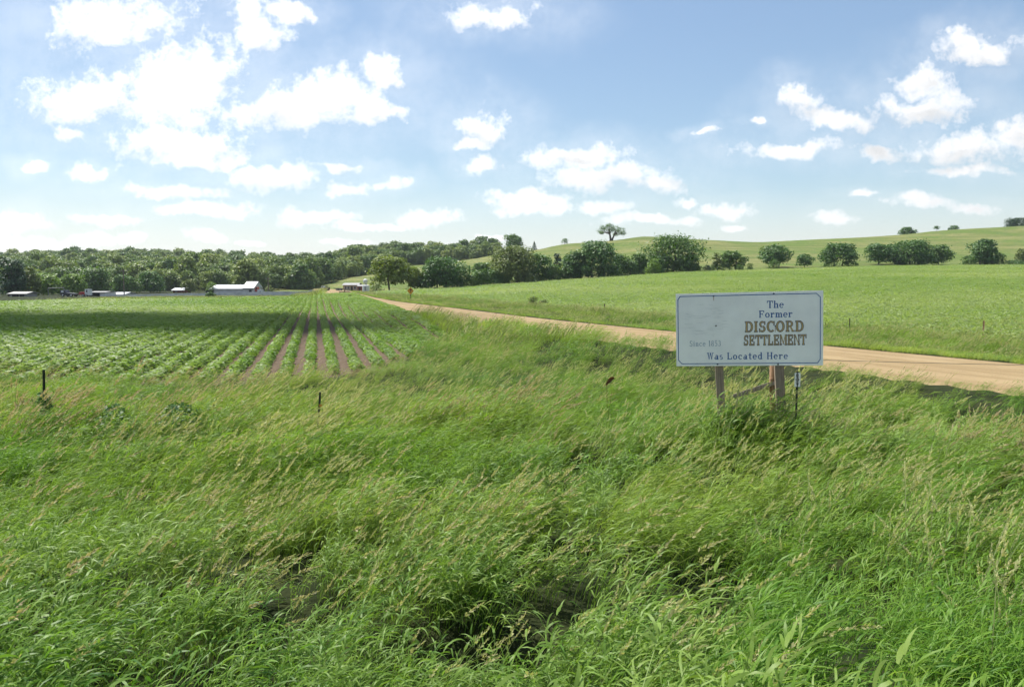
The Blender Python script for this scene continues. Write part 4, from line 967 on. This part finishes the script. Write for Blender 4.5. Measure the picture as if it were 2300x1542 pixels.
# border: dark line with cut corners
bd = [(-HW + .035, .10), (-HW + .035, SH - .10), (-HW + .072, SH - .045), (HW - .105, SH - .045), (HW - .045, SH - .105), (HW - .045, .10), (HW - .085, .040), (-HW + .09, .040)]
pol = []
for i in range(len(bd)):
    a, c = Vector(bd[i]), Vector(bd[(i + 1) % len(bd)]); d = (c - a).normalized(); nn = Vector((-d.y, d.x)) * 0.0062
    a2, c2 = a - d * .004, c + d * .004
    pol.append([tuple(a2 + nn), tuple(c2 + nn), tuple(c2 - nn), tuple(a2 - nn)])
letter_part(pol, 0, 0, 'border_line', PAINT_B, sign, .0012)
def word(text, u0, u1, vtop, vbot, mat, name, gap=.12, g=.012, outline=None):
    """each letter is a part of its own; gold letters carry their dark outline"""
    x0, _ = bx(u0, vbot); x1, z0 = bx(u1, vbot); _, z1 = bx((u0 + u1) / 2, vtop); h_ = z1 - z0
    tot = sum(glyph(c)[1] + (gap if c != ' ' else .12) for c in text) - gap; k = (x1 - x0) / tot; x = x0
    for c in text:
        ps, w_ = glyph(c, g)
        if c != ' ':
            lp = letter_part([[(p[0] * k, p[1] * h_) for p in q] for q in ps], x, z0, name, mat, sign, .0030 if outline else .0012)
            if outline:
                po_, _ = glyph(c, outline); letter_part([[(p[0] * k, p[1] * h_) for p in q] for q in po_], x, z0, 'letter_outline', PAINT_N, lp, .0012)
        x += (w_ + (gap if c != ' ' else .12)) * k
word('The', 1726, 1763, 675, 690.5, PAINT_B, 'letter')
word('Former', 1708, 1782, 696.5, 711.5, PAINT_B, 'letter')
word('Was Located Here', 1590, 1772, 791, 805.5, PAINT_B, 'letter', .16)
word('Since 1853', 1550, 1622, 764.5, 776.5, PAINT_F, 'faded_letter', .14, 0.0)
word('DISCORD', 1677, 1807, 721, 743, PAINT_G, 'gold_letter', .13, 0.0, .05)
word('SETTLEMENT', 1674, 1812, 752, 773, PAINT_G, 'gold_letter', .15, 0.0, .06)
# ghost of a removed round emblem: crackled horizontal hairlines
r = np.random.default_rng(91); pol = []
for i in range(46):
    v_ = r.uniform(684, 754); hw = 56 * math.sqrt(max(0, 1 - ((v_ - 718) / 38) ** 2)); u_ = 1586 + r.uniform(-hw, hw * .7); L_ = r.uniform(8, 34)
    xa, za = bx(u_, v_); xb, zb = bx(min(u_ + L_, 1586 + hw), v_ + r.uniform(-2.5, 2.5)); xm, zm = (xa + xb) / 2, (za + zb) / 2 + r.uniform(-.006, .006); e = .0014
    pol += [[(xa, za), (xm, zm - e), (xm, zm + e)], [(xm, zm - e), (xb, zb), (xm, zm + e)]]
letter_part(pol, 0, 0, 'emblem_ghost', PAINT_C, sign, .0012)['kind'] = 'stuff'
for (u, v) in ((1606, 665), (1741, 659), (1611, 731), (1744, 732), (1614, 817.5), (1750, 818)):
    x, z = bx(u, v); b_ = MB().tube([(x, .004, z), (x, -.012, z)], [.0135, .0115], 10).build('bolt', BOLT, sign)
for (u, v, l) in ((1744, 735, 10), (1606, 668, 7)):
    x, z = bx(u, v); letter_part([[(x - .006, z), (x + .006, z), (x + .004, z - l * kz), (x - .002, z - l * kz)]], 0, 0, 'rust_streak', RUST, sign, .0032)
def local(p): return sign.matrix_world.inverted() @ Vector(p)
for (ut, ub, Yp, wd) in ((1606, 1621, 13.28, .125), (1742, 1757, 13.04, .142)):
    a = V(ut, 664, Yp); b_ = V(ub, 935 if ut < 1700 else 968, Yp); d = (b_ - a).normalized()
    g = H(b_.x, b_.y); e = a + d * ((a.z - g + 0.35) / -d.z)
    la, le = local(a), local(e); off = max(0, .019 + wd / 2 + .002 - min(la.y, local(b_).y)); 
    la.y = .019 + wd / 2 + .003; le.y += 0
    if le.y < .10: le.y = .10
    po = MB().beam(la, le, wd, wd, up=(1, 0, 0)).build('post', POSTW, sign, bevel=.006)
    if ut > 1700:   # wire wound round the post
        for k, q in enumerate((.565, .585)):
            c = la.lerp(le, q); h2 = wd / 2 + .006; t_ = .012 * (1 if k else -1)
            MB().tube([c + Vector((-h2, -h2, t_)), c + Vector((h2, -h2, -t_)), c + Vector((h2, h2, t_)), c + Vector((-h2, h2, 0)), c + Vector((-h2, -h2, t_))], .004, 5).build('tie_wire', WIRE, po)
# --- old fence corner behind the sign
Yo = 13.5; a = V(1738, 818, Yo); bq = V(1742, 912, Yo); g = H(bq.x, bq.y)
fo = empty('fence_brace', (bq.x, Yo, g), 'old reddish fence post with a grey slanting rail behind the sign', 'fence')
def rel(p): return Vector(p) - Vector((bq.x, Yo, g))
pt = rel(a); pb = Vector((0.03, 0, -.3)); r = np.random.default_rng(4)
ks = [0, .2, .4, .6, .8, 1.0]; MB().tube([pb.lerp(pt, k) + Vector((r.normal(0, .004), 0, 0)) for k in ks] + [pt + Vector((.01, 0, .05))], [.088, .082, .080, .076, .073, .068, .045], 12).build('post', OLDW, fo, smooth=True)
r1 = V(1737, 860, Yo - .06); r0 = V(1650, 889, Yo + .25); d = (r0 - r1)
rl = MB().beam(rel(r1 - d * .04), rel(r1 + d * 1.03), .075, .075).build('rail', RAILW, fo, bevel=.012)
c = rel(V(1733, 853, Yo - .07)); MB().box(c.x - .022, c.x + .022, c.y - .02, c.y + .03, c.z - .05, c.z + .03).build('cleat', OLDW, fo, bevel=.006)
# wire strand running right from the old post
pts = [rel(V(1744, 806, Yo))]; 
for k in range(1, 13): pts.append(rel(Vector((a.x + k * .95, Yo + k * .22, a.z + .10 - .035 * k - .05 * math.sin(k / 12 * math.pi)))))
MB().tube(pts, .0045, 5).build('wire', WIRE, fo)
# --- right of way marker
Yw = 12.75; tp = V(1791, 834, Yw); bt = V(1788, 948, Yw); g = H(bt.x, bt.y)
rw_ = empty('marker_post', (bt.x, Yw, g), 'slim dark steel marker post with white ROW plate right of the sign', 'marker')
o_ = Vector((bt.x, Yw, g)); A0 = Vector((0, 0, -.3)); B0 = tp - o_
MB().beam(A0, B0, .052, .010).beam(A0 + Vector((0, .014, 0)), B0 + Vector((0, .014, -.005)), .012, .022).build('post', STEEL, rw_)
pz1 = V(1791, 837, Yw).z - g; pz0 = V(1791, 868, Yw).z - g; px_ = B0.x
plate = MB().box(px_ - .046, px_ + .046, -.016, -.011, pz0, pz1).build('plate', PAINT_W, rw_, bevel=.001)
hh = (pz1 - pz0) / 3.5
for i, ch in enumerate('ROW'):
    pol = lettering(ch, .060, hh * .78, .02); letter_part([[(x, z) for x, z in q] for q in pol], px_, pz1 - hh * (i + 1.05) , 'letter', BOLT, plate, .0175)
MB().box(px_ - .006, px_ + .006, -.019, -.0155, pz1 - .025, pz1 - .012).build('rivet', BOLT, plate)
# --- steel fence posts
def tpost(u, v0, v1, Y, wpx, mat, label, lean=0.0):
    a = V(u, v0, Y); b_ = V(u, v1, Y); g = H(b_.x, Y); h = a.z - g; w_ = max(.035, wpx / F * Y)
    o = empty('fence_post', (b_.x, Y, g), label, 'fence post')
    A = Vector((-lean * h * .5, 0, -.25)); B = Vector((lean * h * .5, 0, h))
    MB().beam(A, B, w_, .009).beam(A + Vector((0, .018, 0)), B + Vector((0, .018, -.004)), .009, w_ * .7).build('post', mat, o)
    m_ = MB()
    for k in range(6): q = A.lerp(B, .4 + .1 * k); m_.box(q.x - .007, q.x + .007, -.016, -.004, q.z - .008, q.z + .008)
    m_.build('stud_row', mat, o)['kind'] = 'stuff'
    return o
tpost(98, 830, 905, 14.2, 6, STEEL, 'dark steel fence post at the left edge above a leafy weed', .03)
q = tpost(712, 880, 922, 13.6, 6, STEEL, 'dark steel fence post with orange band in front of the crop rows', .10)
tpost(1287, 757, 777, 24.5, 3, STEEL, 'thin dark stake in the grass midway to the gravel road', 0)
tpost(1268, 679, 694, 84, 3.0, STEELB, 'fence post furthest away beyond the gravel road', 0)
tpost(1358, 682, 702, 71, 4.0, STEELB, 'fence post beyond the road left of the sign', -.03)
tpost(1908, 714, 744, 43.5, 3.0, STEELB, 'thin fence post beyond the road just right of the sign', .01)
tpost(2208, 720, 762, 38, 5.0, OLDW, 'brown wooden fence post near the right edge of the field', .02)
ORANGE = simple('band_orange', (0.50, 0.22, 0.04), 0.6)
h = V(712, 880, 13.6).z - q.location.z; MB().box(.028 * h, .028 * h + .062, -.022, -.017, h * .78, h * .815).build('band', ORANGE, q)
# --- yellow warning sign by the road
Yy = 108; c = V(922, 653, Yy); g = H(c.x, Yy); o = empty('road_sign', (c.x, Yy, g), 'small orange yellow diamond road sign on a post beside the road', 'road sign')
YELLOW = simple('sign_yellow', (0.62, 0.27, 0.02), 0.5, var=0.08); hz = c.z - g; s_ = .47
MB().box(-.04, .04, .03, .09, -.3, hz + .2).build('post', STEELB, o)
MB().add([(0, 0, hz - s_), (s_, 0, hz), (0, 0, hz + s_), (-s_, 0, hz), (0, .02, hz - s_), (s_, .02, hz), (0, .02, hz + s_), (-s_, .02, hz)], [(0, 1, 2, 3), (7, 6, 5, 4), (0, 4, 5, 1), (1, 5, 6, 2), (2, 6, 7, 3), (3, 7, 4, 0)]).build('plate', YELLOW, o)
MB().box(-.035, .035, -.012, -.004, hz - .22, hz + .18).add([(-.14, -.008, hz + .08), (.14, -.008, hz + .08), (0, -.008, hz + .28)], [(0, 1, 2)]).build('arrow_mark', BOLT, o)
# --- leafy weeds, brown dead plant
WEED = leaf_mat('weed_leaf', (0.040, 0.105, 0.030), (0.110, 0.200, 0.060), trans=0.25, rough=0.5, spec=0.3)
DEAD = leaf_mat('dead_leaf', (0.11, 0.055, 0.028), (0.17, 0.09, 0.045), trans=0.15, rough=0.8, spec=0.1)
def weed(u, v, Y, wd, ht, label, seed):
    p = V(u, v, Y); g = H(p.x, Y); r = np.random.default_rng(seed); o = empty('broadleaf_weed', (p.x, Y, g), label, 'weed', 'dark leafy weeds at the crop edge')
    n = 340; k = r.uniform(.35, 1, n); a = r.uniform(0, 6.28, n); rad = wd * .55 * np.sqrt(r.uniform(.05, 1, n)) * np.sqrt(np.maximum(.05, 1 - (k * .98) ** 2))
    c = np.stack([np.cos(a) * rad, np.sin(a) * rad, k * ht], 1); nm = np.stack([np.cos(a) * .6, np.sin(a) * .6, .8 + 0 * a], 1) + r.normal(0, .35, (n, 3)); nm /= np.linalg.norm(nm, axis=1)[:, None]
    vv, ff, rn = leaf_quads(c, nm, r.uniform(.06, .12, n), r.uniform(.028, .055, n), r); me = np_mesh('leaves', vv, ff, {'rnd': rn}); me.materials.append(WEED); link(bpy.data.objects.new('leaves', me), o)
    t_ = MB()
    for k in range(5): e = r.uniform(-.3, .3, 2) * wd; t_.tube([(e[0] * .2, e[1] * .2, -.05), (e[0] * .6, e[1] * .6, ht * .5), (e[0], e[1], ht * .92)], [.012, .009, .004], 5)
    t_.build('stem', WEED, o)
weed(97, 905, 13.9, .46, 1.06, 'dark leafy weed growing at the foot of the left fence post', 1)
weed(250, 915, 13.7, .95, .86, 'wide low weed in the grass right of the left fence post', 2)
weed(400, 914, 13.7, 1.05, .86, 'wide low weed below the middle of the left crop edge', 4)
Yd = 15.2; p = V(1365, 880, Yd); g = H(p.x, Yd); o = empty('dead_plant', (p.x, Yd, g), 'withered brown plant with a dark curled top in the grass left of the sign', 'plant')
zt = V(1368, 850, Yd).z - g; pts = []
m_ = MB()
for i in range(7):
    k = i / 6; wdt = .075 * math.sin(.5 + 2.4 * k); a = 2.3 * k
    pts.append((Vector((-.03 + .16 * k - wdt * .2, -.02 * math.sin(a), zt - .11 + .13 * math.sin(a * .75))), wdt))
vs = []; fs = []
for i, (c, w_) in enumerate(pts): vs += [c + Vector((0, -w_ * .4, w_ * .55)), c + Vector((0, .03, 0)), c + Vector((0, -w_ * .4, -w_ * .75))]
for i in range(6): fs += [(3*i, 3*i+1, 3*i+4, 3*i+3), (3*i+1, 3*i+2, 3*i+5, 3*i+4)]
m_.add(vs, fs); m_.build('curled_leaf', DEAD, o)
MB().tube([(0, 0, -.1), (-.01, 0, zt * .5), (-.02, 0, zt - .03)], [.006, .005, .004], 6).tube([(0, 0, zt * .3), (.05, -.02, zt * .6), (.08, 0, zt * .8)], [.005, .004, .003], 5).build('stem', DEAD, o)

# ------------------------------------------------------------------ farmstead beyond the crop
METAL_W = simple('barn_roof_white', (0.47, 0.48, 0.49), 0.4, 0.1, var=0.06, scale=1.2)
WALL_W = simple('barn_wall_pale', (0.64, 0.62, 0.60), 0.7, var=0.08, scale=0.8)
WALL_R = simple('shed_wall_red', (0.22, 0.055, 0.035), 0.8, var=0.15)
WALL_T = simple('house_wall_tan', (0.46, 0.35, 0.26), 0.8, var=0.12)
GREYC = simple('bunk_concrete', (0.55, 0.56, 0.55), 0.85, var=0.18, scale=0.7)
DARK = simple('dark_opening', (0.018, 0.018, 0.020), 0.8)
BLACKM = simple('machine_dark', (0.030, 0.034, 0.042), 0.5, 0.2, var=0.3)
REDP = simple('paint_red', (0.36, 0.040, 0.030), 0.4, var=0.1)
WHITEP = simple('paint_white', (0.62, 0.63, 0.62), 0.4, var=0.08)
GREYR = simple('roof_grey', (0.27, 0.27, 0.265), 0.6, 0.2, var=0.15)
GLASS = simple('window_dark', (0.03, 0.04, 0.05), 0.15)
TYRE = simple('tyre', (0.02, 0.02, 0.02), 0.8)
POLEW = simple('pole_wood', (0.18, 0.14, 0.11), 0.9, var=0.2)
def pm(px, Y): return px / F * Y
def building(name, u0, u1, vt, vb, Y, depth, wall, roof, label, eave=.55, cat='building', over=.25, slope=None, doors=(), wins=(), open_front=None, roof_dz=None, yaw=0.0):
    """gabled block, ridge along x; local origin at the base centre of the front wall"""
    a = V((u0 + u1) / 2, vb, Y); g = min(H(a.x, Y), H(a.x, Y + depth)); base = g; top = V((u0 + u1) / 2, vt, Y).z - base; wd = pm(u1 - u0, Y)
    o = empty(name, (a.x, Y, base), label, cat, rz=yaw); he = top * eave; x0, x1 = -wd / 2, wd / 2
    MB().add([(x0, 0, -.4), (x1, 0, -.4), (x1, depth, -.4), (x0, depth, -.4), (x0, 0, he), (x1, 0, he), (x1, depth, he), (x0, depth, he), (x0, depth / 2, top - .12), (x1, depth / 2, top - .12)],
             [(0, 1, 5, 4), (1, 2, 6, 9, 5), (2, 3, 7, 6), (3, 0, 4, 8, 7), (3, 2, 1, 0)]).build('wall', wall, o)
    t_ = .12; sl = (top - he) / (depth / 2); e = over
    def slab(s):
        y0, y1 = (-e, depth / 2) if s < 0 else (depth + e, depth / 2); z0 = he - e * sl; z1 = top
        return [(x0 - e, y0, z0 + .05), (x1 + e, y0, z0 + .05), (x1 + e, y1, z1), (x0 - e, y1, z1), (x0 - e, y0, z0 + .05 + t_), (x1 + e, y0, z0 + .05 + t_), (x1 + e, y1, z1 + t_), (x0 - e, y1, z1 + t_)]
    m_ = MB()
    for s in (-1, 1): m_.add(slab(s), [(3, 2, 1, 0), (4, 5, 6, 7), (0, 1, 5, 4), (1, 2, 6, 5), (2, 3, 7, 6), (3, 0, 4, 7)])
    m_.build('roof', roof, o)
    for (f0, f1, k) in doors: MB().box(x0 + wd * f0, x0 + wd * f1, -.06, .05, 0, he * k).build('door', DARK, o)
    for (f0, f1, k0, k1) in wins:
        wn = MB().box(x0 + wd * f0, x0 + wd * f1, -.05, .05, he * k0, he * k1).build('window', WHITEP, o)
        MB().box(x0 + wd * f0 + .08, x0 + wd * f1 - .08, -.08, -.04, he * k0 + .08, he * k1 - .08).build('pane', GLASS, wn)
    return o
# long barn with a raised right end and an open lean-to on the left
Yb = 300; b_ = building('barn', 480, 568, 640, 658, Yb, 10, WALL_W, METAL_W, 'long white metal barn with a raised right end behind the crop', .52, over=.5, doors=((.90, .97, .75),))
wd = pm(88, Yb); topz = V(520, 640, Yb).z - b_.location.z; hi = V(550, 632, Yb).z - b_.location.z
MB().add([(wd * .235, -.7, topz * .62), (wd / 2 + .6, -.7, topz * .62), (wd / 2 + .6, 5, hi), (wd * .235, 5, hi), (wd * .235, 10.5, topz * .62), (wd / 2 + .6, 10.5, topz * .62)], [(0, 1, 2, 3), (3, 2, 5, 4), (0, 3, 4), (1, 5, 2)]).build('raised_roof', METAL_W, b_)
MB().add([(-wd / 2 - 1.9, -.9, topz * .44), (-wd / 2 + .3, -.9, topz * .44), (-wd / 2 + .3, 5, topz + .03), (-wd / 2 - 1.2, 5, topz + .03)], [(0, 1, 2, 3)]).build('lean_to_roof', METAL_W, b_)
MB().box(-wd / 2 - 3.6, -wd / 2 - .1, 1.5, 6, 0, topz * .38).build('lean_to', BLACKM, b_)
for f in np.arange(.06, .9, .105): MB().box(-wd / 2 + wd * f, -wd / 2 + wd * f + .10, -.035, 0, 0, topz * .5).build('wall_rib', WALL_W, b_)
building('shed', 389, 412, 647, 658, 296, 6, WALL_R, METAL_W, 'small red shed with a white roof left of the long barn', .55, over=.6, wins=((.2, .4, .3, .8),))
building('shelter', 22, 58, 656, 669, 205, 5, GREYR, GREYR, 'low grey animal shelter under the dark evergreen at left', .62, over=.5, doors=((.15, .55, .8), (.62, .9, .8)))
building('shed', 202, 236, 655, 668, 215, 6, WALL_W, GREYR, 'open fronted grey shed right of the red truck', .80, over=.3, doors=((.08, .66, .92),))
building('shed', 251, 278, 657, 668, 222, 7, METAL_W, METAL_W, 'low white roofed shed left of the grey bunk wall', .35, over=.4)
building('farmhouse', 771, 803, 636, 652, 262, 7, WALL_T, GREYR, 'tan farm building where the gravel road meets the yard', .74, over=.4, doors=((.55, .66, .8),), wins=((.1, .24, .35, .8), (.3, .44, .35, .8), (.74, .9, .35, .8)))
building('shed', 803, 813, 640, 651, 258, 4, WALL_R, GREYR, 'dark red shed between the tan building and the white tank', .75, over=.15, doors=((.3, .7, .8),))
# grey concrete bunk wall: separate panels
pA = V(262, 664, 196); pB = V(735, 661, 232); wl_ = empty('bunk_wall', ((pA.x + pB.x) / 2, (pA.y + pB.y) / 2, 0), 'long low grey concrete wall along the far end of the crop', 'wall')
npn = 30
for i in range(npn):
    a = pA.lerp(pB, i / npn); c = pA.lerp(pB, (i + .985) / npn); um = 262 + 473 * (i + .5) / npn
    z0 = H((a.x + c.x) / 2, (a.y + c.y) / 2) - .3; Yq = (a.y + c.y) / 2; zt = V(um, np.interp(um, [262, 350, 470, 600, 735], [662.5, 659.5, 657.5, 654.5, 653]) - (2 if 690 < um < 720 else 0) , Yq).z + .05 * random.uniform(-1, 1)
    o_ = wl_.location; A = Vector((a.x - o_.x, a.y - o_.y, 0)); C = Vector((c.x - o_.x, c.y - o_.y, 0)); hgt_ = zt - z0
    mb = MB().beam(A + Vector((0, 0, z0 + hgt_ / 2)), C + Vector((0, 0, z0 + hgt_ / 2)), .2, hgt_); mb.build('panel', GREYC, wl_)
# white tank with a slim tower
Yt = 250; c = V(822, 652, Yt); g = H(c.x, Yt); o = empty('tank', (c.x, Yt, g), 'white cylindrical tank beside the tan farm building', 'tank'); ht = V(822, 640, Yt).z - g; rd = pm(8, Yt)
MB().tube([(0, 0, 0), (0, 0, ht * .92), (0, 0, ht)], [rd, rd, rd * .55], 20).build('shell', WHITEP, o)
MB().box(-.25, .25, -rd - .05, -rd + .1, .2, 1.5).build('hatch', GREYR, o); 
MB().tube([(0, 0, ht), (0, 0, ht + .4)], [.3, .3], 10).build('cap', GREYR, o)
Yt = 256; c = V(821, 650, Yt); g = H(c.x, Yt); o = empty('feed_tower', (c.x, Yt, g), 'slim pale tower rising behind the white tank', 'tower'); ht = V(821, 624, Yt).z - g
for sx in (-.5, .5):
    for sy in (-.5, .5): MB().tube([(sx, sy, -.2), (sx * .7, sy * .7, ht * .75)], .06, 6).build('leg', WHITEP, o)
MB().tube([(0, 0, ht * .55), (0, 0, ht * .68), (0, 0, ht * .86), (0, 0, ht * .92)], [.15, .75, .75, .25], 14).build('hopper', WHITEP, o)
MB().tube([(0, 0, ht * .9), (0, 0, ht)], .05, 6).build('mast', WHITEP, o)
# vehicles
def wheels(o, xs, y0, y1, rr):
    for x in xs:
        for y in (y0, y1):
            w1 = MB().tube([(x, y - .13, rr), (x, y + .13, rr)], rr, 14).build('wheel', TYRE, o); MB().tube([(x, y - .15, rr), (x, y + .15, rr)], rr * .5, 10).build('rim', WHITEP, w1)
def truck(name, u0, u1, vt, vb, Y, cabm, bedm, label, cab_left=True, cat='truck'):
    a = V((u0 + u1) / 2, vb, Y); g = H(a.x, Y); L = pm(u1 - u0, Y); h = V((u0 + u1) / 2, vt, Y).z - g; o = empty(name, (a.x, Y, g), label, cat); sg = 1 if cab_left else -1
    rr = h * .17; c0, c1 = sorted((-sg * L / 2, -sg * L * .14)); b0, b1 = sorted((-sg * L * .12, sg * L / 2)); y1 = 2.1
    MB().add([(c0, 0, rr), (c1, 0, rr), (c1, 0, h), (c0 + (.35 * L * .36 if sg > 0 else 0), 0, h) , (c0, 0, h * .55), (c0, y1, rr), (c1, y1, rr), (c1, y1, h), (c0 + (.35 * L * .36 if sg > 0 else 0), y1, h), (c0, y1, h * .55)],
             [(0, 1, 2, 3, 4), (9, 8, 7, 6, 5), (0, 5, 6, 1), (1, 6, 7, 2), (2, 7, 8, 3), (3, 8, 9, 4), (4, 9, 5, 0)]).build('cab', cabm, o)
    MB().box(c0 + (c1 - c0) * .45, c1 - .15, -.03, .02, h * .58, h * .88).build('window', GLASS, o)
    MB().box(b0, b1, -.05, y1 + .05, rr * 1.4, h * .62).build('bed', bedm, o)
    wheels(o, (c0 + (c1 - c0) * .4, b0 + (b1 - b0) * .7), .05, y1 - .05, rr); return o
truck('farm_truck', 178, 198, 649, 667, 208, WHITEP, REDP, 'red and white truck parked left of the open fronted shed', False)
truck('farm_truck', 721, 738, 641, 654, 240, WHITEP, BLACKM, 'grey and black truck at the right end of the bunk wall')
truck('farm_truck', 572, 588, 644, 653, 285, REDP, WHITEP, 'small red and white vehicle right of the long barn')
# dark harvesting machine with a boom
Ym = 206; a = V(150, 668, Ym); g = H(a.x, Ym); o = empty('farm_machine', (a.x, Ym, g), 'dark farm machine with a long thin boom in front of the light trees', 'machine'); h = V(150, 652, Ym).z - g; L = pm(34, Ym)
MB().add([(-L * .42, 0, h * .25), (L * .5, 0, h * .25), (L * .5, 0, h * .48), (-L * .05, 0, h * .62), (-L * .15, 0, h * 1.05), (-L * .42, 0, h * 1.05), (-L * .42, 2.2, h * .25), (L * .5, 2.2, h * .25), (L * .5, 2.2, h * .48), (-L * .05, 2.2, h * .62), (-L * .15, 2.2, h * 1.05), (-L * .42, 2.2, h * 1.05)],
         [(0, 1, 2, 3, 4, 5), (11, 10, 9, 8, 7, 6), (0, 6, 7, 1), (1, 7, 8, 2), (2, 8, 9, 3), (3, 9, 10, 4), (4, 10, 11, 5), (5, 11, 6, 0)]).build('body', BLACKM, o)
MB().box(-L * .36, -L * .2, -.04, .02, h * .68, h * .95).build('window', WHITEP, o); wheels(o, (-L * .25, L * .3), .0, 2.2, h * .26)
zb = V(120, 646, Ym).z - g; xl = V(103, 650, Ym).x - a.x; MB().tube([(-L * .3, 1, zb), (xl, 1, zb - .1)], .06, 6).tube([(xl, 1, -.2), (xl, 1, zb - .1)], .06, 6).tube([(-L * .3, 1, h * .9), (-L * .3, 1, zb)], .06, 6).build('boom', GREYR, o)
a = V(469, 656, 285); g = H(a.x, 285)
# flat trailer by the yard
Yf = 232; a = V(759, 656, Yf); g = H(a.x, Yf); o = empty('flat_trailer', (a.x, Yf, g), 'low dark flat trailer in the yard left of the tan building', 'trailer'); L = pm(19, Yf)
MB().box(-L / 2, L / 2, 0, 1.9, .55, .75).build('deck', BLACKM, o); wheels(o, (-L * .1, L * .25), .1, 1.8, .36); MB().beam((L / 2, .95, .6), (L / 2 + .9, .95, .5), .1, .1).build('hitch', BLACKM, o)
# utility poles
def pole(u, vt, vb, Y, label):
    a = V(u, vb, Y); g = H(a.x, Y); h = V(u, vt, Y).z - g; o = empty('utility_pole', (a.x, Y, g), label, 'pole')
    MB().tube([(0, 0, -.5), (0, 0, h)], [.17, .11], 8).build('shaft', POLEW, o); MB().box(-1.1, 1.1, -.18, -.08, h - .75, h - .6).build('crossarm', POLEW, o)
    m_ = [MB().tube([(x, -.13, h - .6), (x, -.13, h - .45)], .05, 6).build('insulator', WHITEP, o) for x in (-.95, -.4, .4, .95)]
pole(279, 603, 662, 212, 'tall utility pole at the left end of the bunk wall')
pole(603, 621, 655, 262, 'slender utility pole right of the long barn')
pole(774, 648, 664, 165, 'short thin pole beside the far road bend')

# ------------------------------------------------------------------ a thin cloud overhead whose shade crosses the fields
m, t, b = mat_new('cloud_vapour'); b.inputs['Base Color'].default_value = (0.9, 0.9, 0.9, 1); b.inputs['Roughness'].default_value = 1.0
tp_ = t.new('ShaderNodeBsdfTransparent'); mx = t.new('ShaderNodeMixShader'); geo = t.new('ShaderNodeNewGeometry').outputs['Position']
t.link(t.rng(t.noise(geo, 0.05, 4, 0.6), 0.35, 0.6, 0.02, 0.13), mx.inputs[0]); t.link(tp_.outputs[0], mx.inputs[1]); t.link(b.outputs[0], mx.inputs[2]); t.link(mx.outputs[0], t.n['Material Output'].inputs[0])
bm = bmesh.new(); r = np.random.default_rng(8); ALT = 420.0
for i in range(44):
    k = (i // 2) / 21.0; gx_ = -105 + 94 * k; gy_ = (63 if i % 2 else 49) + r.normal(0, 3.0) - 3 * k
    c = Vector((gx_, gy_, 0)) + S * (ALT / S.z) + Vector((0, 0, r.uniform(-3, 3)))
    bmesh.ops.create_icosphere(bm, subdivisions=2, radius=1.0, matrix=Matrix.Translation(c) @ Matrix.Diagonal((r.uniform(7, 13), r.uniform(9, 14), r.uniform(3, 6), 1)))
me = bpy.data.meshes.new('cloud'); bm.to_mesh(me); bm.free(); me.materials.append(m); me.polygons.foreach_set('use_smooth', np.ones(len(me.polygons), bool))
tag(link(bpy.data.objects.new('cloud', me)), 'thin drifting cloud high above the fields', 'cloud', kind='stuff')

# ------------------------------------------------------------------ summer haze
m = bpy.data.materials.new('haze_air'); m.use_nodes = True; q = NT(m.node_tree); q.n.remove(q.n['Principled BSDF'])
pv = q.new('ShaderNodeVolumePrincipled'); pv.inputs['Color'].default_value = (0.80, 0.88, 1.0, 1); pv.inputs['Density'].default_value = 0.00009; pv.inputs['Anisotropy'].default_value = 0.3
q.link(pv.outputs[0], q.n['Material Output'].inputs['Volume'])
hz_ = MB().box(-2700, 2700, -140, 4600, -8, 60).build('haze', m); tag(hz_, 'thin pale summer haze over the valley', kind='stuff')
